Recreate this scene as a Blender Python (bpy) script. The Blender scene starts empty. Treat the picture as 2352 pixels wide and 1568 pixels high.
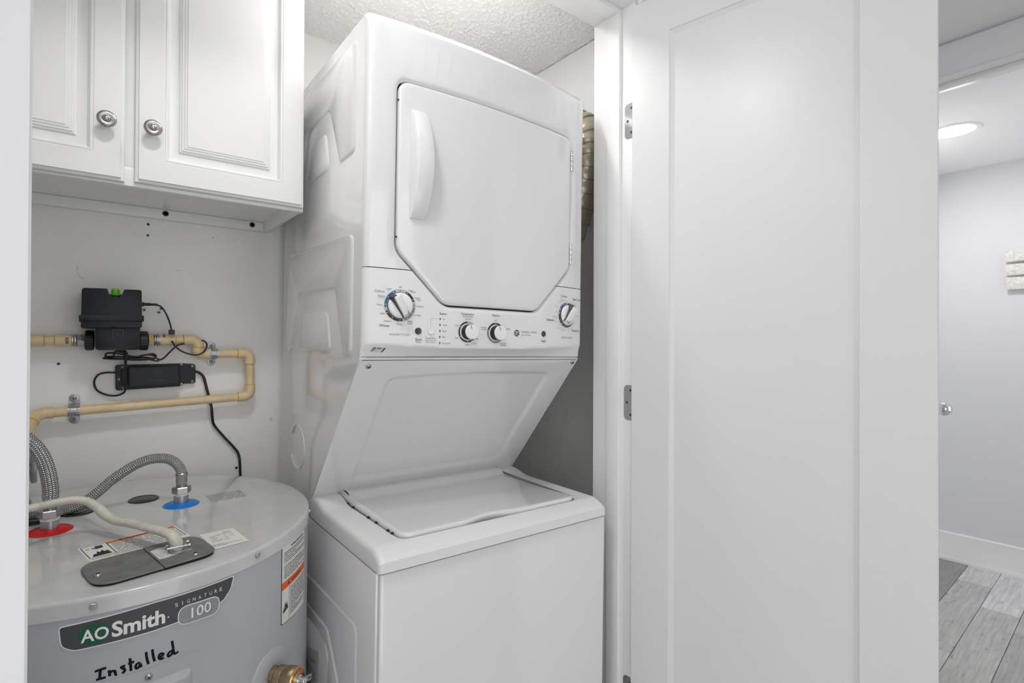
import bpy, bmesh, math, random
from mathutils import Vector, Matrix, noise

# ------------------------------------------------------------------ camera, light, exposure
scene = bpy.context.scene
COL = scene.collection
scene.view_settings.view_transform = 'Standard'
scene.view_settings.look = 'None'
scene.view_settings.gamma = 1.0
scene.view_settings.use_curve_mapping = False
scene.view_settings.exposure = 0.21
scene.cycles.max_bounces = 16
scene.cycles.diffuse_bounces = 10
scene.cycles.glossy_bounces = 5

EYE = 1.25
YAW, PITCH, ROLL = math.radians(38.037), math.radians(0.334), math.radians(0.2426)
fw = Vector((math.sin(YAW) * math.cos(PITCH), math.cos(YAW) * math.cos(PITCH), math.sin(PITCH)))
rt = Vector((math.cos(YAW), -math.sin(YAW), 0))
up = rt.cross(fw)
rt2 = rt * math.cos(ROLL) + up * math.sin(ROLL)
up2 = -rt * math.sin(ROLL) + up * math.cos(ROLL)
cam_d = bpy.data.cameras.new('camera')
cam_d.sensor_width = 36.0
cam_d.lens = 1222.08 / 2352 * 36.0
cam_d.clip_start = 0.02
cam = bpy.data.objects.new('camera', cam_d)
COL.objects.link(cam)
cam.matrix_world = Matrix(((rt2.x, up2.x, -fw.x, 0), (rt2.y, up2.y, -fw.y, 0), (rt2.z, up2.z, -fw.z, EYE), (0, 0, 0, 1)))
scene.camera = cam

world = bpy.data.worlds.new('world')
scene.world = world
world.use_nodes = True
world.node_tree.nodes['Background'].inputs[0].default_value = (0.985, 0.99, 1.0, 1)
world.node_tree.nodes['Background'].inputs[1].default_value = 1.45

LAMP_HALL = 3.4       # watts of each ceiling lamp
LAMP_ROOM = 5.2
LAMP_CLOSET = 1.75


def area_lamp(name, loc, power, size, parent=None, color=(1, 0.985, 0.96)):
    l = bpy.data.lights.new(name, 'AREA')
    l.shape = 'DISK'
    l.size = size
    l.energy = power
    l.color = color
    o = bpy.data.objects.new(name, l)
    COL.objects.link(o)
    o.location = loc
    o.parent = parent
    return o


# ------------------------------------------------------------------ materials
def nt(m):
    return m.node_tree.nodes, m.node_tree.links


def mat(name, col, rough=0.5, metal=0.0, coat=0.0, bump=0.0, bscale=80.0, var=0.0, vscale=6.0, spec=0.5, emit=None, trans=0.0, alpha=1.0, aniso=None):
    m = bpy.data.materials.new(name)
    m.use_nodes = True
    N, L = nt(m)
    p = N['Principled BSDF']
    p.inputs['Base Color'].default_value = (*col, 1)
    p.inputs['Roughness'].default_value = rough
    p.inputs['Metallic'].default_value = metal
    p.inputs['Coat Weight'].default_value = coat
    p.inputs['Coat Roughness'].default_value = 0.06
    p.inputs['Specular IOR Level'].default_value = spec
    p.inputs['Transmission Weight'].default_value = trans
    p.inputs['Alpha'].default_value = alpha
    if emit:
        p.inputs['Emission Color'].default_value = (*emit[0], 1)
        p.inputs['Emission Strength'].default_value = emit[1]
    tc = N.new('ShaderNodeTexCoord')
    if bump > 0:
        n = N.new('ShaderNodeTexNoise')
        n.inputs['Scale'].default_value = bscale
        n.inputs['Detail'].default_value = 3
        mp = N.new('ShaderNodeMapping')
        if aniso:
            mp.inputs['Scale'].default_value = aniso
        b = N.new('ShaderNodeBump')
        b.inputs['Strength'].default_value = bump
        b.inputs['Distance'].default_value = 0.002
        L.new(tc.outputs['Object'], mp.inputs[0])
        L.new(mp.outputs[0], n.inputs['Vector'])
        L.new(n.outputs['Fac'], b.inputs['Height'])
        L.new(b.outputs[0], p.inputs['Normal'])
    if var > 0:
        n2 = N.new('ShaderNodeTexNoise')
        n2.inputs['Scale'].default_value = vscale
        n2.inputs['Detail'].default_value = 5
        L.new(tc.outputs['Object'], n2.inputs['Vector'])
        r = N.new('ShaderNodeMapRange')
        r.inputs['From Min'].default_value = 0.3
        r.inputs['From Max'].default_value = 0.7
        r.inputs['To Min'].default_value = 1 - var
        r.inputs['To Max'].default_value = 1 + var * 0.5
        L.new(n2.outputs['Fac'], r.inputs[0])
        mx = N.new('ShaderNodeVectorMath')
        mx.operation = 'SCALE'
        mx.inputs[0].default_value = col
        L.new(r.outputs[0], mx.inputs['Scale'])
        L.new(mx.outputs[0], p.inputs['Base Color'])
    return m


def add_marks(m, strength, scale, thresh, col):
    """thin irregular scuffs and scratches over a painted surface"""
    N, L = nt(m)
    p = N['Principled BSDF']
    tc = N.new('ShaderNodeTexCoord')
    n1 = N.new('ShaderNodeTexNoise')
    n1.inputs['Scale'].default_value = scale
    n1.inputs['Detail'].default_value = 6
    n1.inputs['Distortion'].default_value = 1.5
    n2 = N.new('ShaderNodeTexNoise')
    n2.inputs['Scale'].default_value = 5
    L.new(tc.outputs['Object'], n1.inputs['Vector'])
    L.new(tc.outputs['Object'], n2.inputs['Vector'])
    a = N.new('ShaderNodeMath'); a.operation = 'SUBTRACT'; a.inputs[1].default_value = 0.5
    b = N.new('ShaderNodeMath'); b.operation = 'ABSOLUTE'
    c = N.new('ShaderNodeMath'); c.operation = 'LESS_THAN'; c.inputs[1].default_value = 0.004
    d = N.new('ShaderNodeMath'); d.operation = 'GREATER_THAN'; d.inputs[1].default_value = thresh
    e = N.new('ShaderNodeMath'); e.operation = 'MULTIPLY'
    g = N.new('ShaderNodeMath'); g.operation = 'MULTIPLY'; g.inputs[1].default_value = strength
    L.new(n1.outputs['Fac'], a.inputs[0]); L.new(a.outputs[0], b.inputs[0]); L.new(b.outputs[0], c.inputs[0])
    L.new(n2.outputs['Fac'], d.inputs[0]); L.new(c.outputs[0], e.inputs[0]); L.new(d.outputs[0], e.inputs[1]); L.new(e.outputs[0], g.inputs[0])
    mx = N.new('ShaderNodeMix'); mx.data_type = 'RGBA'
    src = p.inputs['Base Color']
    if src.links:
        L.new(src.links[0].from_socket, mx.inputs[6])
    else:
        mx.inputs[6].default_value = src.default_value
    mx.inputs[7].default_value = (*col, 1)
    L.new(g.outputs[0], mx.inputs[0])
    L.new(mx.outputs[2], src)


M = {}
M['wall'] = mat('wall_paint', (0.885, 0.88, 0.86), 0.55, bump=0.10, bscale=140, var=0.05, vscale=3)
add_marks(M['wall'], 0.22, 3.0, 0.66, (0.2, 0.19, 0.18))
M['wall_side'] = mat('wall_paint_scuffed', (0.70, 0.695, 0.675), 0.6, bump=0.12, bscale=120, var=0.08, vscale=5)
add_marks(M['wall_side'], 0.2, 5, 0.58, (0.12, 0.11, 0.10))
M['wall_grey'] = mat('wall_grey_paint', (0.74, 0.745, 0.76), 0.6, bump=0.08, bscale=160)
M['ceil'] = mat('ceiling_popcorn', (0.88, 0.875, 0.86), 0.9, bump=0.25, bscale=300)
M['ceil_flat'] = mat('ceiling_paint', (0.90, 0.90, 0.90), 0.8)
M['trim'] = mat('trim_white', (0.86, 0.86, 0.86), 0.33, bump=0.06, bscale=90, aniso=(1, 1, 0.12), var=0.02)
M['door'] = mat('door_white', (0.775, 0.775, 0.78), 0.32, bump=0.10, bscale=130, aniso=(1, 1, 0.35))
M['enamel'] = mat('white_enamel', (0.755, 0.755, 0.76), 0.16, coat=1.0, spec=0.5)
M['plastic'] = mat('white_plastic', (0.79, 0.79, 0.79), 0.34, coat=0.1)
M['knobwhite'] = mat('knob_white', (0.84, 0.84, 0.84), 0.3)
M['black'] = mat('black_plastic', (0.012, 0.013, 0.015), 0.42)
M['gap'] = mat('dark_gap', (0.008, 0.008, 0.009), 0.7)
M['device'] = mat('device_black', (0.0045, 0.007, 0.010), 0.42, bump=0.12, bscale=600, spec=0.35)
M['cable'] = mat('black_rubber', (0.010, 0.010, 0.011), 0.4)
M['inkblack'] = mat('ink_black', (0.012, 0.012, 0.014), 0.5)
M['inkgrey'] = mat('ink_grey', (0.16, 0.16, 0.17), 0.5)
M['inklight'] = mat('ink_light_grey', (0.48, 0.48, 0.49), 0.45)
M['inkmid'] = mat('ink_mid_grey', (0.26, 0.27, 0.28), 0.45)
M['inkblue'] = mat('ink_blue', (0.0, 0.11, 0.34), 0.45)
M['inktextblue'] = mat('ink_text_blue', (0.03, 0.23, 0.50), 0.45)
M['inkwhite'] = mat('ink_white', (0.82, 0.82, 0.82), 0.4)
M['marker'] = mat('marker_ink', (0.003, 0.004, 0.012), 0.6, spec=0.2)
M['darkgrey'] = mat('dark_grey_plastic', (0.045, 0.046, 0.048), 0.35)
M['chrome'] = mat('chrome', (0.75, 0.76, 0.77), 0.08, metal=1)
M['steel'] = mat('zinc_steel', (0.50, 0.505, 0.51), 0.32, metal=1, bump=0.08, bscale=250, var=0.2, vscale=40)
M['nickel'] = mat('satin_nickel', (0.46, 0.45, 0.44), 0.26, metal=1)
M['galv'] = mat('galvanised', (0.42, 0.43, 0.44), 0.4, metal=0.9, var=0.3, vscale=90)
M['hinge'] = mat('satin_hinge', (0.52, 0.52, 0.53), 0.24, metal=1)
M['brass'] = mat('brass', (0.44, 0.33, 0.21), 0.36, metal=0.9, bump=0.3, bscale=220, var=0.35, vscale=60)
M['goldbrass'] = mat('bright_brass', (0.62, 0.46, 0.20), 0.25, metal=1)
M['heater'] = mat('heater_grey', (0.43, 0.448, 0.47), 0.32, coat=0.25, bump=0.06, bscale=260, var=0.04)
M['heatertop'] = mat('heater_top_grey', (0.54, 0.545, 0.54), 0.24, coat=0.8, bump=0.05, bscale=260, var=0.07, vscale=14)
M['platemetal'] = mat('plate_steel', (0.20, 0.20, 0.19), 0.45, metal=0.25, bump=0.08, bscale=180, var=0.25, vscale=45)
M['blue'] = mat('blue_plastic', (0.0, 0.20, 0.68), 0.35)
M['red'] = mat('red_plastic', (0.55, 0.004, 0.006), 0.38)
M['green'] = mat('green_plastic', (0.14, 0.62, 0.005), 0.35)
M['rubber'] = mat('black_grommet', (0.012, 0.013, 0.008), 0.3)
M['cream'] = mat('cream_cpvc', (0.76, 0.60, 0.36), 0.36, var=0.12, vscale=25)
M['glue'] = mat('yellow_cement', (0.72, 0.42, 0.03), 0.3)
M['nmcable'] = mat('white_cable', (0.62, 0.58, 0.51), 0.5, bump=0.2, bscale=120, var=0.14, vscale=60)
M['paper'] = mat('paper_white', (0.74, 0.73, 0.69), 0.5)
M['orange'] = mat('orange_print', (0.72, 0.13, 0.015), 0.45)
M['badge'] = mat('badge_grey', (0.062, 0.064, 0.067), 0.4)
M['logogreen'] = mat('logo_green', (0.004, 0.095, 0.045), 0.35)
M['pill'] = mat('badge_pill_grey', (0.27, 0.29, 0.31), 0.35)
M['smudge'] = mat('white_smudge', (0.62, 0.62, 0.60), 0.6, var=0.25, vscale=120)
M['wood_sign'] = mat('whitewashed_wood', (0.80, 0.775, 0.735), 0.7, bump=0.5, bscale=60, aniso=(1, 0.15, 1.4), var=0.2, vscale=70)
M['foil'] = mat('foil_duct', (0.56, 0.50, 0.38), 0.30, metal=0.55, bump=0.9, bscale=70, var=0.2, vscale=18)
M['clear'] = mat('clear_film', (0.95, 0.96, 0.97), 0.12, trans=1.0, spec=0.4)
M['lamp'] = mat('lamp_diffuser', (1, 1, 1), 0.4, emit=((1, 0.99, 0.97), 9.0))
M['lampring'] = mat('lamp_ring', (0.85, 0.85, 0.85), 0.4)
M['hole'] = mat('screw_hole', (0.05, 0.038, 0.025), 0.8)
M['chip'] = mat('paint_chip', (0.045, 0.04, 0.028), 0.9)
M['sub'] = mat('subfloor', (0.10, 0.10, 0.10), 0.9)


def plank_mat():
    m = bpy.data.materials.new('grey_wood_plank')
    m.use_nodes = True
    N, L = nt(m)
    p = N['Principled BSDF']
    p.inputs['Roughness'].default_value = 0.42
    tc = N.new('ShaderNodeTexCoord')
    oi = N.new('ShaderNodeObjectInfo')
    ad = N.new('ShaderNodeVectorMath'); ad.operation = 'ADD'
    mu = N.new('ShaderNodeVectorMath'); mu.operation = 'SCALE'
    cb = N.new('ShaderNodeCombineXYZ')
    for i in range(3):
        L.new(oi.outputs['Random'], cb.inputs[i])
    L.new(cb.outputs[0], mu.inputs[0]); mu.inputs['Scale'].default_value = 37.0
    L.new(tc.outputs['Object'], ad.inputs[0]); L.new(mu.outputs[0], ad.inputs[1])
    mp = N.new('ShaderNodeMapping'); mp.inputs['Scale'].default_value = (3.0, 40.0, 1.0)
    L.new(ad.outputs[0], mp.inputs[0])
    g = N.new('ShaderNodeTexNoise'); g.inputs['Scale'].default_value = 2.2; g.inputs['Detail'].default_value = 9; g.inputs['Roughness'].default_value = 0.65
    L.new(mp.outputs[0], g.inputs['Vector'])
    mp2 = N.new('ShaderNodeMapping'); mp2.inputs['Scale'].default_value = (6.0, 14.0, 1.0)
    L.new(ad.outputs[0], mp2.inputs[0])
    k = N.new('ShaderNodeTexNoise'); k.inputs['Scale'].default_value = 2.6; k.inputs['Detail'].default_value = 6; k.inputs['Roughness'].default_value = 0.7
    L.new(mp2.outputs[0], k.inputs['Vector'])
    r1 = N.new('ShaderNodeMapRange'); r1.inputs[1].default_value = 0.3; r1.inputs[2].default_value = 0.7; r1.inputs[3].default_value = 0.72; r1.inputs[4].default_value = 1.18
    L.new(g.outputs['Fac'], r1.inputs[0])
    r2 = N.new('ShaderNodeMapRange'); r2.inputs[1].default_value = 0.27; r2.inputs[2].default_value = 0.42; r2.inputs[3].default_value = 0.45; r2.inputs[4].default_value = 1.0
    L.new(k.outputs['Fac'], r2.inputs[0])
    mm = N.new('ShaderNodeMath'); mm.operation = 'MULTIPLY'
    L.new(r1.outputs[0], mm.inputs[0]); L.new(r2.outputs[0], mm.inputs[1])
    sc = N.new('ShaderNodeVectorMath'); sc.operation = 'SCALE'
    L.new(oi.outputs['Color'], sc.inputs[0]); L.new(mm.outputs[0], sc.inputs['Scale'])
    L.new(sc.outputs[0], p.inputs['Base Color'])
    return m


def braid_mat():
    m = bpy.data.materials.new('braided_steel')
    m.use_nodes = True
    N, L = nt(m)
    p = N['Principled BSDF']
    p.inputs['Metallic'].default_value = 0.9
    p.inputs['Roughness'].default_value = 0.34
    tc = N.new('ShaderNodeTexCoord')
    sp = N.new('ShaderNodeSeparateXYZ')
    L.new(tc.outputs['UV'], sp.inputs[0])

    def mth(op, a, b=None):
        n = N.new('ShaderNodeMath'); n.operation = op
        for i, v in enumerate((a, b)):
            if v is None:
                continue
            if isinstance(v, (int, float)):
                n.inputs[i].default_value = v
            else:
                L.new(v, n.inputs[i])
        return n.outputs[0]
    U = mth('MULTIPLY', sp.outputs[0], 2 * math.pi * 260)     # metres along the hose
    V = mth('MULTIPLY', sp.outputs[1], 2 * math.pi * 12)      # around the hose
    zig = mth('MULTIPLY', mth('PINGPONG', mth('MULTIPLY', sp.outputs[1], 24.0), 1.0), 3.4)
    s = mth('SINE', mth('ADD', U, zig))
    c = mth('ABSOLUTE', mth('SINE', V))
    hgt = mth('ADD', mth('MULTIPLY', s, 0.5), mth('MULTIPLY', c, 0.55))
    b = N.new('ShaderNodeBump'); b.inputs['Strength'].default_value = 0.9; b.inputs['Distance'].default_value = 0.0012
    L.new(hgt, b.inputs['Height']); L.new(b.outputs[0], p.inputs['Normal'])
    r = N.new('ShaderNodeMapRange'); r.inputs[1].default_value = -0.35; r.inputs[2].default_value = 0.6; r.inputs[3].default_value = 0.08; r.inputs[4].default_value = 0.62
    L.new(hgt, r.inputs[0])
    cb = N.new('ShaderNodeCombineXYZ')
    for i in range(3):
        L.new(r.outputs[0], cb.inputs[i])
    L.new(cb.outputs[0], p.inputs['Base Color'])
    return m


M['plank'] = plank_mat()
M['braid'] = braid_mat()


# ------------------------------------------------------------------ mesh helpers
def link(name, me, m, parent=None, smooth=35, kind=None, label=None):
    if m is not None:
        me.materials.append(M[m] if isinstance(m, str) else m)
    if smooth:
        me.shade_smooth()
        me.set_sharp_from_angle(angle=math.radians(smooth))
    o = bpy.data.objects.new(name, me)
    COL.objects.link(o)
    o.parent = parent
    if kind:
        o['kind'] = kind
    if label:
        o['label'] = label
    return o


def bm_obj(name, bm, m, parent=None, smooth=35, kind=None, fn=None, label=None):
    if fn:
        for v in bm.verts:
            v.co = Vector(fn(v.co.x, v.co.y, v.co.z))
    bmesh.ops.recalc_face_normals(bm, faces=bm.faces)
    me = bpy.data.meshes.new(name)
    bm.to_mesh(me)
    bm.free()
    return link(name, me, m, parent, smooth, kind, label)


def thing(name, label, cat, loc=(0, 0, 0), rot=(0, 0, 0), group=None):
    o = bpy.data.objects.new(name, None)
    o.empty_display_size = 0.05
    COL.objects.link(o)
    o.location = loc
    o.rotation_euler = rot
    o['label'] = label
    o['category'] = cat
    if group:
        o['group'] = group
    return o


def tag(o, label, cat, group=None):
    o['label'] = label
    o['category'] = cat
    if group:
        o['group'] = group
    return o


def box(bm, x0, x1, y0, y1, z0, z1, bev=0.0, seg=2):
    vs = [bm.verts.new(p) for p in ((x0, y0, z0), (x1, y0, z0), (x1, y1, z0), (x0, y1, z0), (x0, y0, z1), (x1, y0, z1), (x1, y1, z1), (x0, y1, z1))]
    fs = [bm.faces.new([vs[i] for i in f]) for f in ((0, 3, 2, 1), (4, 5, 6, 7), (0, 1, 5, 4), (1, 2, 6, 5), (2, 3, 7, 6), (3, 0, 4, 7))]
    if bev:
        es = list({e for f in fs for e in f.edges})
        bmesh.ops.bevel(bm, geom=es, offset=bev, segments=seg, profile=0.5, affect='EDGES', clamp_overlap=True)
    return bm


def box_obj(name, b, m, parent=None, bev=0.002, kind=None, smooth=35, label=None):
    bm = bmesh.new()
    box(bm, *b, bev=bev)
    return bm_obj(name, bm, m, parent, smooth, kind, label=label)


def rpoly(pts, r, n=5):
    """polygon with rounded corners; r a number or one per corner"""
    out = []
    k = len(pts)
    for i in range(k):
        p0, p1, p2 = Vector(pts[i - 1]), Vector(pts[i]), Vector(pts[(i + 1) % k])
        rr = r[i] if isinstance(r, (list, tuple)) else r
        a, b = (p0 - p1), (p2 - p1)
        la, lb = a.length, b.length
        a.normalize(); b.normalize()
        ang = a.angle(b)
        if rr <= 0 or ang > math.pi - 0.02:
            out.append((p1.x, p1.y)); continue
        d = min(rr / math.tan(ang / 2), la * 0.48, lb * 0.48)
        s, e = p1 + a * d, p1 + b * d
        for j in range(n + 1):
            t = j / n
            q = s * (1 - t) ** 2 + p1 * 2 * t * (1 - t) + e * t ** 2
            out.append((q.x, q.y))
    return out


def densify(p, step):
    out = []
    for i in range(len(p)):
        a, b = Vector(p[i]), Vector(p[(i + 1) % len(p)])
        n = max(1, int((b - a).length / step))
        for j in range(n):
            q = a.lerp(b, j / n)
            out.append((q.x, q.y))
    return out


def area2(p):
    return sum(p[i - 1][0] * p[i][1] - p[i][0] * p[i - 1][1] for i in range(len(p))) / 2


def offset(p, d):
    """offset a polygon inwards by d"""
    s = 1 if area2(p) > 0 else -1
    n = len(p)
    out = []
    for i in range(n):
        a, b, c = Vector(p[i - 1]), Vector(p[i]), Vector(p[(i + 1) % n])
        e1, e2 = (b - a), (c - b)
        if e1.length < 1e-9:
            e1 = e2
        if e2.length < 1e-9:
            e2 = e1
        e1.normalize(); e2.normalize()
        n1, n2 = Vector((-e1.y, e1.x)) * s, Vector((-e2.y, e2.x)) * s
        m = n1 + n2
        if m.length < 1e-6:
            m = n1
        m.normalize()
        k = max(0.35, m.dot(n1))
        q = b + m * (d / k)
        out.append((q.x, q.y))
    return out


def rings(bm, loops, cap0=False, cap1=True, closed=True):
    """bridge loops (lists of 3-D points of equal length)"""
    vl = [[bm.verts.new(p) for p in lp] for lp in loops]
    n = len(vl[0])
    for a, b in zip(vl, vl[1:]):
        for i in range(n if closed else n - 1):
            j = (i + 1) % n
            try:
                bm.faces.new((a[i], a[j], b[j], b[i]))
            except ValueError:
                pass
    if cap0:
        bm.faces.new(vl[0][::-1])
    if cap1:
        bm.faces.new(vl[-1])
    return vl


def fill(outer, holes=()):
    bm = bmesh.new()
    es = []
    for lp in (outer, *holes):
        vs = [bm.verts.new((x, y, 0)) for x, y in lp]
        es += [bm.edges.new((vs[i - 1], vs[i])) for i in range(len(vs))]
    bmesh.ops.triangle_fill(bm, use_beauty=True, edges=es, normal=(0, 0, 1))
    return bm


def cuts(bm, xs=(), ys=()):
    for x in xs:
        bmesh.ops.bisect_plane(bm, geom=bm.verts[:] + bm.edges[:] + bm.faces[:], plane_co=(x, 0, 0), plane_no=(1, 0, 0), dist=1e-6)
    for y in ys:
        bmesh.ops.bisect_plane(bm, geom=bm.verts[:] + bm.edges[:] + bm.faces[:], plane_co=(0, y, 0), plane_no=(0, 1, 0), dist=1e-6)
    return bm


def skirt(bm, vec, edges=None):
    es = edges or [e for e in bm.edges if e.is_boundary]
    r = bmesh.ops.extrude_edge_only(bm, edges=es)
    bmesh.ops.translate(bm, vec=vec, verts=[g for g in r['geom'] if isinstance(g, bmesh.types.BMVert)])


def lathe(bm, prof, seg=32, mtx=None, cap=True):
    """profile of (radius, height) turned about z, placed by mtx"""
    loops = []
    for r, z in prof:
        loops.append([(max(r, 1e-5) * math.cos(2 * math.pi * i / seg), max(r, 1e-5) * math.sin(2 * math.pi * i / seg), z) for i in range(seg)])
    if mtx is not None:
        loops = [[tuple(mtx @ Vector(p)) for p in lp] for lp in loops]
    rings(bm, loops, cap0=cap, cap1=cap)
    return bm


def axis_mtx(loc, d):
    d = Vector(d).normalized()
    return Matrix.Translation(loc) @ d.to_track_quat('Z', 'Y').to_matrix().to_4x4()


def lathe_obj(name, prof, m, loc, d=(0, 0, 1), parent=None, seg=32, smooth=40, label=None):
    bm = bmesh.new()
    lathe(bm, prof, seg, axis_mtx(loc, d))
    return bm_obj(name, bm, m, parent, smooth, label=label)


def smooth_path(pts, n=8):
    P = [Vector(p) for p in pts]
    P = [P[0] * 2 - P[1]] + P + [P[-1] * 2 - P[-2]]
    out = []
    for i in range(1, len(P) - 2):
        a, b, c, d = P[i - 1:i + 3]
        for j in range(n):
            t = j / n
            out.append(0.5 * ((2 * b) + (c - a) * t + (2 * a - 5 * b + 4 * c - d) * t * t + (3 * b - a - 3 * c + d) * t ** 3))
    out.append(P[-2])
    return out


def tube(name, pts, r, m, parent=None, seg=10, n=8, path=None, rad=None, flat=None, label=None):
    """a smooth tube through pts with uv (metres along, turns around); flat=(axis vector, factor) squashes it"""
    path = path or smooth_path(pts, n)
    k = len(path)
    vs, fs, uv = [], [], []
    T = [(path[min(i + 1, k - 1)] - path[max(i - 1, 0)]).normalized() for i in range(k)]
    ref = Vector((0, 0, 1)) if abs(T[0].z) < 0.9 else Vector((0, 1, 0))
    nrm = (ref - T[0] * ref.dot(T[0])).normalized()
    ln = 0
    for i in range(k):
        if i:
            ln += (path[i] - path[i - 1]).length
        nrm = (nrm - T[i] * nrm.dot(T[i])).normalized()
        bn = T[i].cross(nrm)
        rr = rad(i / (k - 1)) if rad else r
        for j in range(seg + 1):
            a = 2 * math.pi * j / seg
            o = nrm * math.cos(a) * rr + bn * math.sin(a) * rr
            if flat:
                ax = Vector(flat[0]).normalized()
                o -= ax * o.dot(ax) * (1 - flat[1])
            vs.append(path[i] + o)
            uv.append((ln, j / seg))
    for i in range(k - 1):
        for j in range(seg):
            a = i * (seg + 1) + j
            fs.append((a, a + 1, a + seg + 2, a + seg + 1))
    fs.append(tuple(range(seg - 1, -1, -1)))
    b0 = (k - 1) * (seg + 1)
    fs.append(tuple(range(b0, b0 + seg)))
    me = bpy.data.meshes.new(name)
    me.from_pydata([tuple(v) for v in vs], [], fs)
    ul = me.uv_layers.new(name='uv')
    for lp in me.loops:
        ul.data[lp.index].uv = uv[lp.vertex_index]
    me.validate()
    return link(name, me, m, parent, 50, label=label)


_tc = {}


def text2d(s, bold=0.0):
    """flat lettering as (verts, faces, width, height), origin at its centre"""
    key = (s, bold)
    if key not in _tc:
        cu = bpy.data.curves.new('t', 'FONT')
        cu.body = s
        cu.size = 1.0
        cu.offset = bold
        cu.resolution_u = 3
        ob = bpy.data.objects.new('t', cu)
        COL.objects.link(ob)
        me = bpy.data.meshes.new_from_object(ob.evaluated_get(bpy.context.evaluated_depsgraph_get()))
        V = [v.co.copy() for v in me.vertices]
        F = [tuple(p.vertices) for p in me.polygons]
        bpy.data.objects.remove(ob); bpy.data.curves.remove(cu); bpy.data.meshes.remove(me)
        x0, x1 = min(v.x for v in V), max(v.x for v in V)
        y0, y1 = min(v.y for v in V), max(v.y for v in V)
        V = [(v.x - (x0 + x1) / 2, v.y - (y0 + y1) / 2) for v in V]
        _tc[key] = (V, F, x1 - x0, y1 - y0)
    return _tc[key]


def text_obj(name, s, cx, cy, width, m, fn, parent, stretch=1.0, height=None, ang=0.0, label=None, bold=0.0):
    """lettering centred at (cx, cy), width in metres, placed on a surface by fn(u, v)"""
    V, F, w, h = text2d(s, bold)
    kx = width / w
    ky = (height / h) if height else kx * stretch
    c, sn = math.cos(ang), math.sin(ang)
    P = []
    for x, y in V:
        x, y = x * kx, y * ky
        P.append(tuple(fn(cx + x * c - y * sn, cy + x * sn + y * c)))
    me = bpy.data.meshes.new(name)
    me.from_pydata(P, [], F)
    return link(name, me, m, parent, 0, label=label)


def flat_obj(name, polys, m, fn, parent, step=None, label=None):
    """flat print: several polygons mapped onto a surface"""
    bm = bmesh.new()
    for p in polys:
        vs = [bm.verts.new((x, y, 0)) for x, y in p]
        bm.faces.new(vs)
    if step:
        xs = [v.co.x for v in bm.verts]
        x = math.floor(min(xs) / step) * step
        L = []
        while x < max(xs):
            L.append(x); x += step
        cuts(bm, L)
    for v in bm.verts:
        v.co = Vector(fn(v.co.x, v.co.y))
    me = bpy.data.meshes.new(name)
    bm.to_mesh(me); bm.free()
    return link(name, me, m, parent, 0, label=label)


def sector(cx, cy, r0, r1, a0, a1, n=None):
    n = n or max(2, int(abs(a1 - a0) / 6))
    A = [math.radians(a0 + (a1 - a0) * i / n) for i in range(n + 1)]
    return [[(cx + r1 * math.cos(A[i]), cy + r1 * math.sin(A[i])), (cx + r1 * math.cos(A[i + 1]), cy + r1 * math.sin(A[i + 1])),
             (cx + r0 * math.cos(A[i + 1]), cy + r0 * math.sin(A[i + 1])), (cx + r0 * math.cos(A[i]), cy + r0 * math.sin(A[i]))] for i in range(n)]


def circle(cx, cy, r, n=20):
    return [(cx + r * math.cos(2 * math.pi * i / n), cy + r * math.sin(2 * math.pi * i / n)) for i in range(n)]


def dashes(x0, x1, y0, y1, rows, seed, h=0.5, full=0.9):
    """rows of short bars standing for print too small to read"""
    R = random.Random(seed)
    out = []
    dy = (y1 - y0) / rows
    for i in range(rows):
        y = y1 - (i + 0.5) * dy
        x = x0
        end = x1 if R.random() < full else x0 + (x1 - x0) * R.uniform(0.3, 0.8)
        while x < end:
            w = R.uniform(0.8, 3.2) * dy
            out.append([(x, y - dy * h / 2), (min(x + w, end), y - dy * h / 2), (min(x + w, end), y + dy * h / 2), (x, y + dy * h / 2)])
            x += w + dy * 0.45
    return out


def screw(loc, d, r, parent, m='steel', name='screw', slot='black'):
    """domed screw head with a cross slot"""
    d = Vector(d).normalized()
    bm = bmesh.new()
    mt = axis_mtx(loc, d)
    lathe(bm, [(r, 0), (r, r * 0.25), (r * 0.8, r * 0.5), (r * 0.45, r * 0.62), (0, r * 0.66)], 16, mt, cap=False)
    o = bm_obj(name, bm, m, parent, 60)
    bm = bmesh.new()
    for a, b in ((0.55, 0.13), (0.13, 0.55)):
        box(bm, -a * r, a * r, -b * r, b * r, r * 0.45, r * 0.72)
    bmesh.ops.transform(bm, matrix=mt @ Matrix.Rotation(0.5, 4, 'Z'), verts=bm.verts)
    s = bm_obj('slot', bm, slot, o, 0)
    return o

# ------------------------------------------------------------------ the setting
CZ = 2.19          # closet ceiling
HZ = 2.27          # hall ceiling
YB = 1.65          # closet back wall
XR = 1.2087        # closet right wall
XL = -0.42         # closet left wall
YF, YI = 0.868, 1.008   # front wall faces
JR, JL = 1.07, -0.146   # jamb faces
HEAD = 2.121
S = 'structure'

box_obj('wall_back', (XL - 0.1, XR + 0.1, YB, YB + 0.1, 0, 2.4), 'wall', bev=0, kind=S)
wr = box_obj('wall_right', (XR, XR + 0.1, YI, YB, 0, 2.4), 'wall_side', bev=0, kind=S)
box_obj('wall_left', (XL - 0.1, XL, YI, YB, 0, 2.4), 'wall', bev=0, kind=S)
bm = bmesh.new()
box(bm, JR + 0.018, 2.25, YF, YI, 0, 2.4)
box(bm, -1.7, JL - 0.018, YF, YI, 0, 2.4)
box(bm, JL - 0.018, JR + 0.018, YF, YI, HEAD + 0.018, 2.4)
bm_obj('wall_front', bm, 'wall_grey', None, 0, S)

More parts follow.
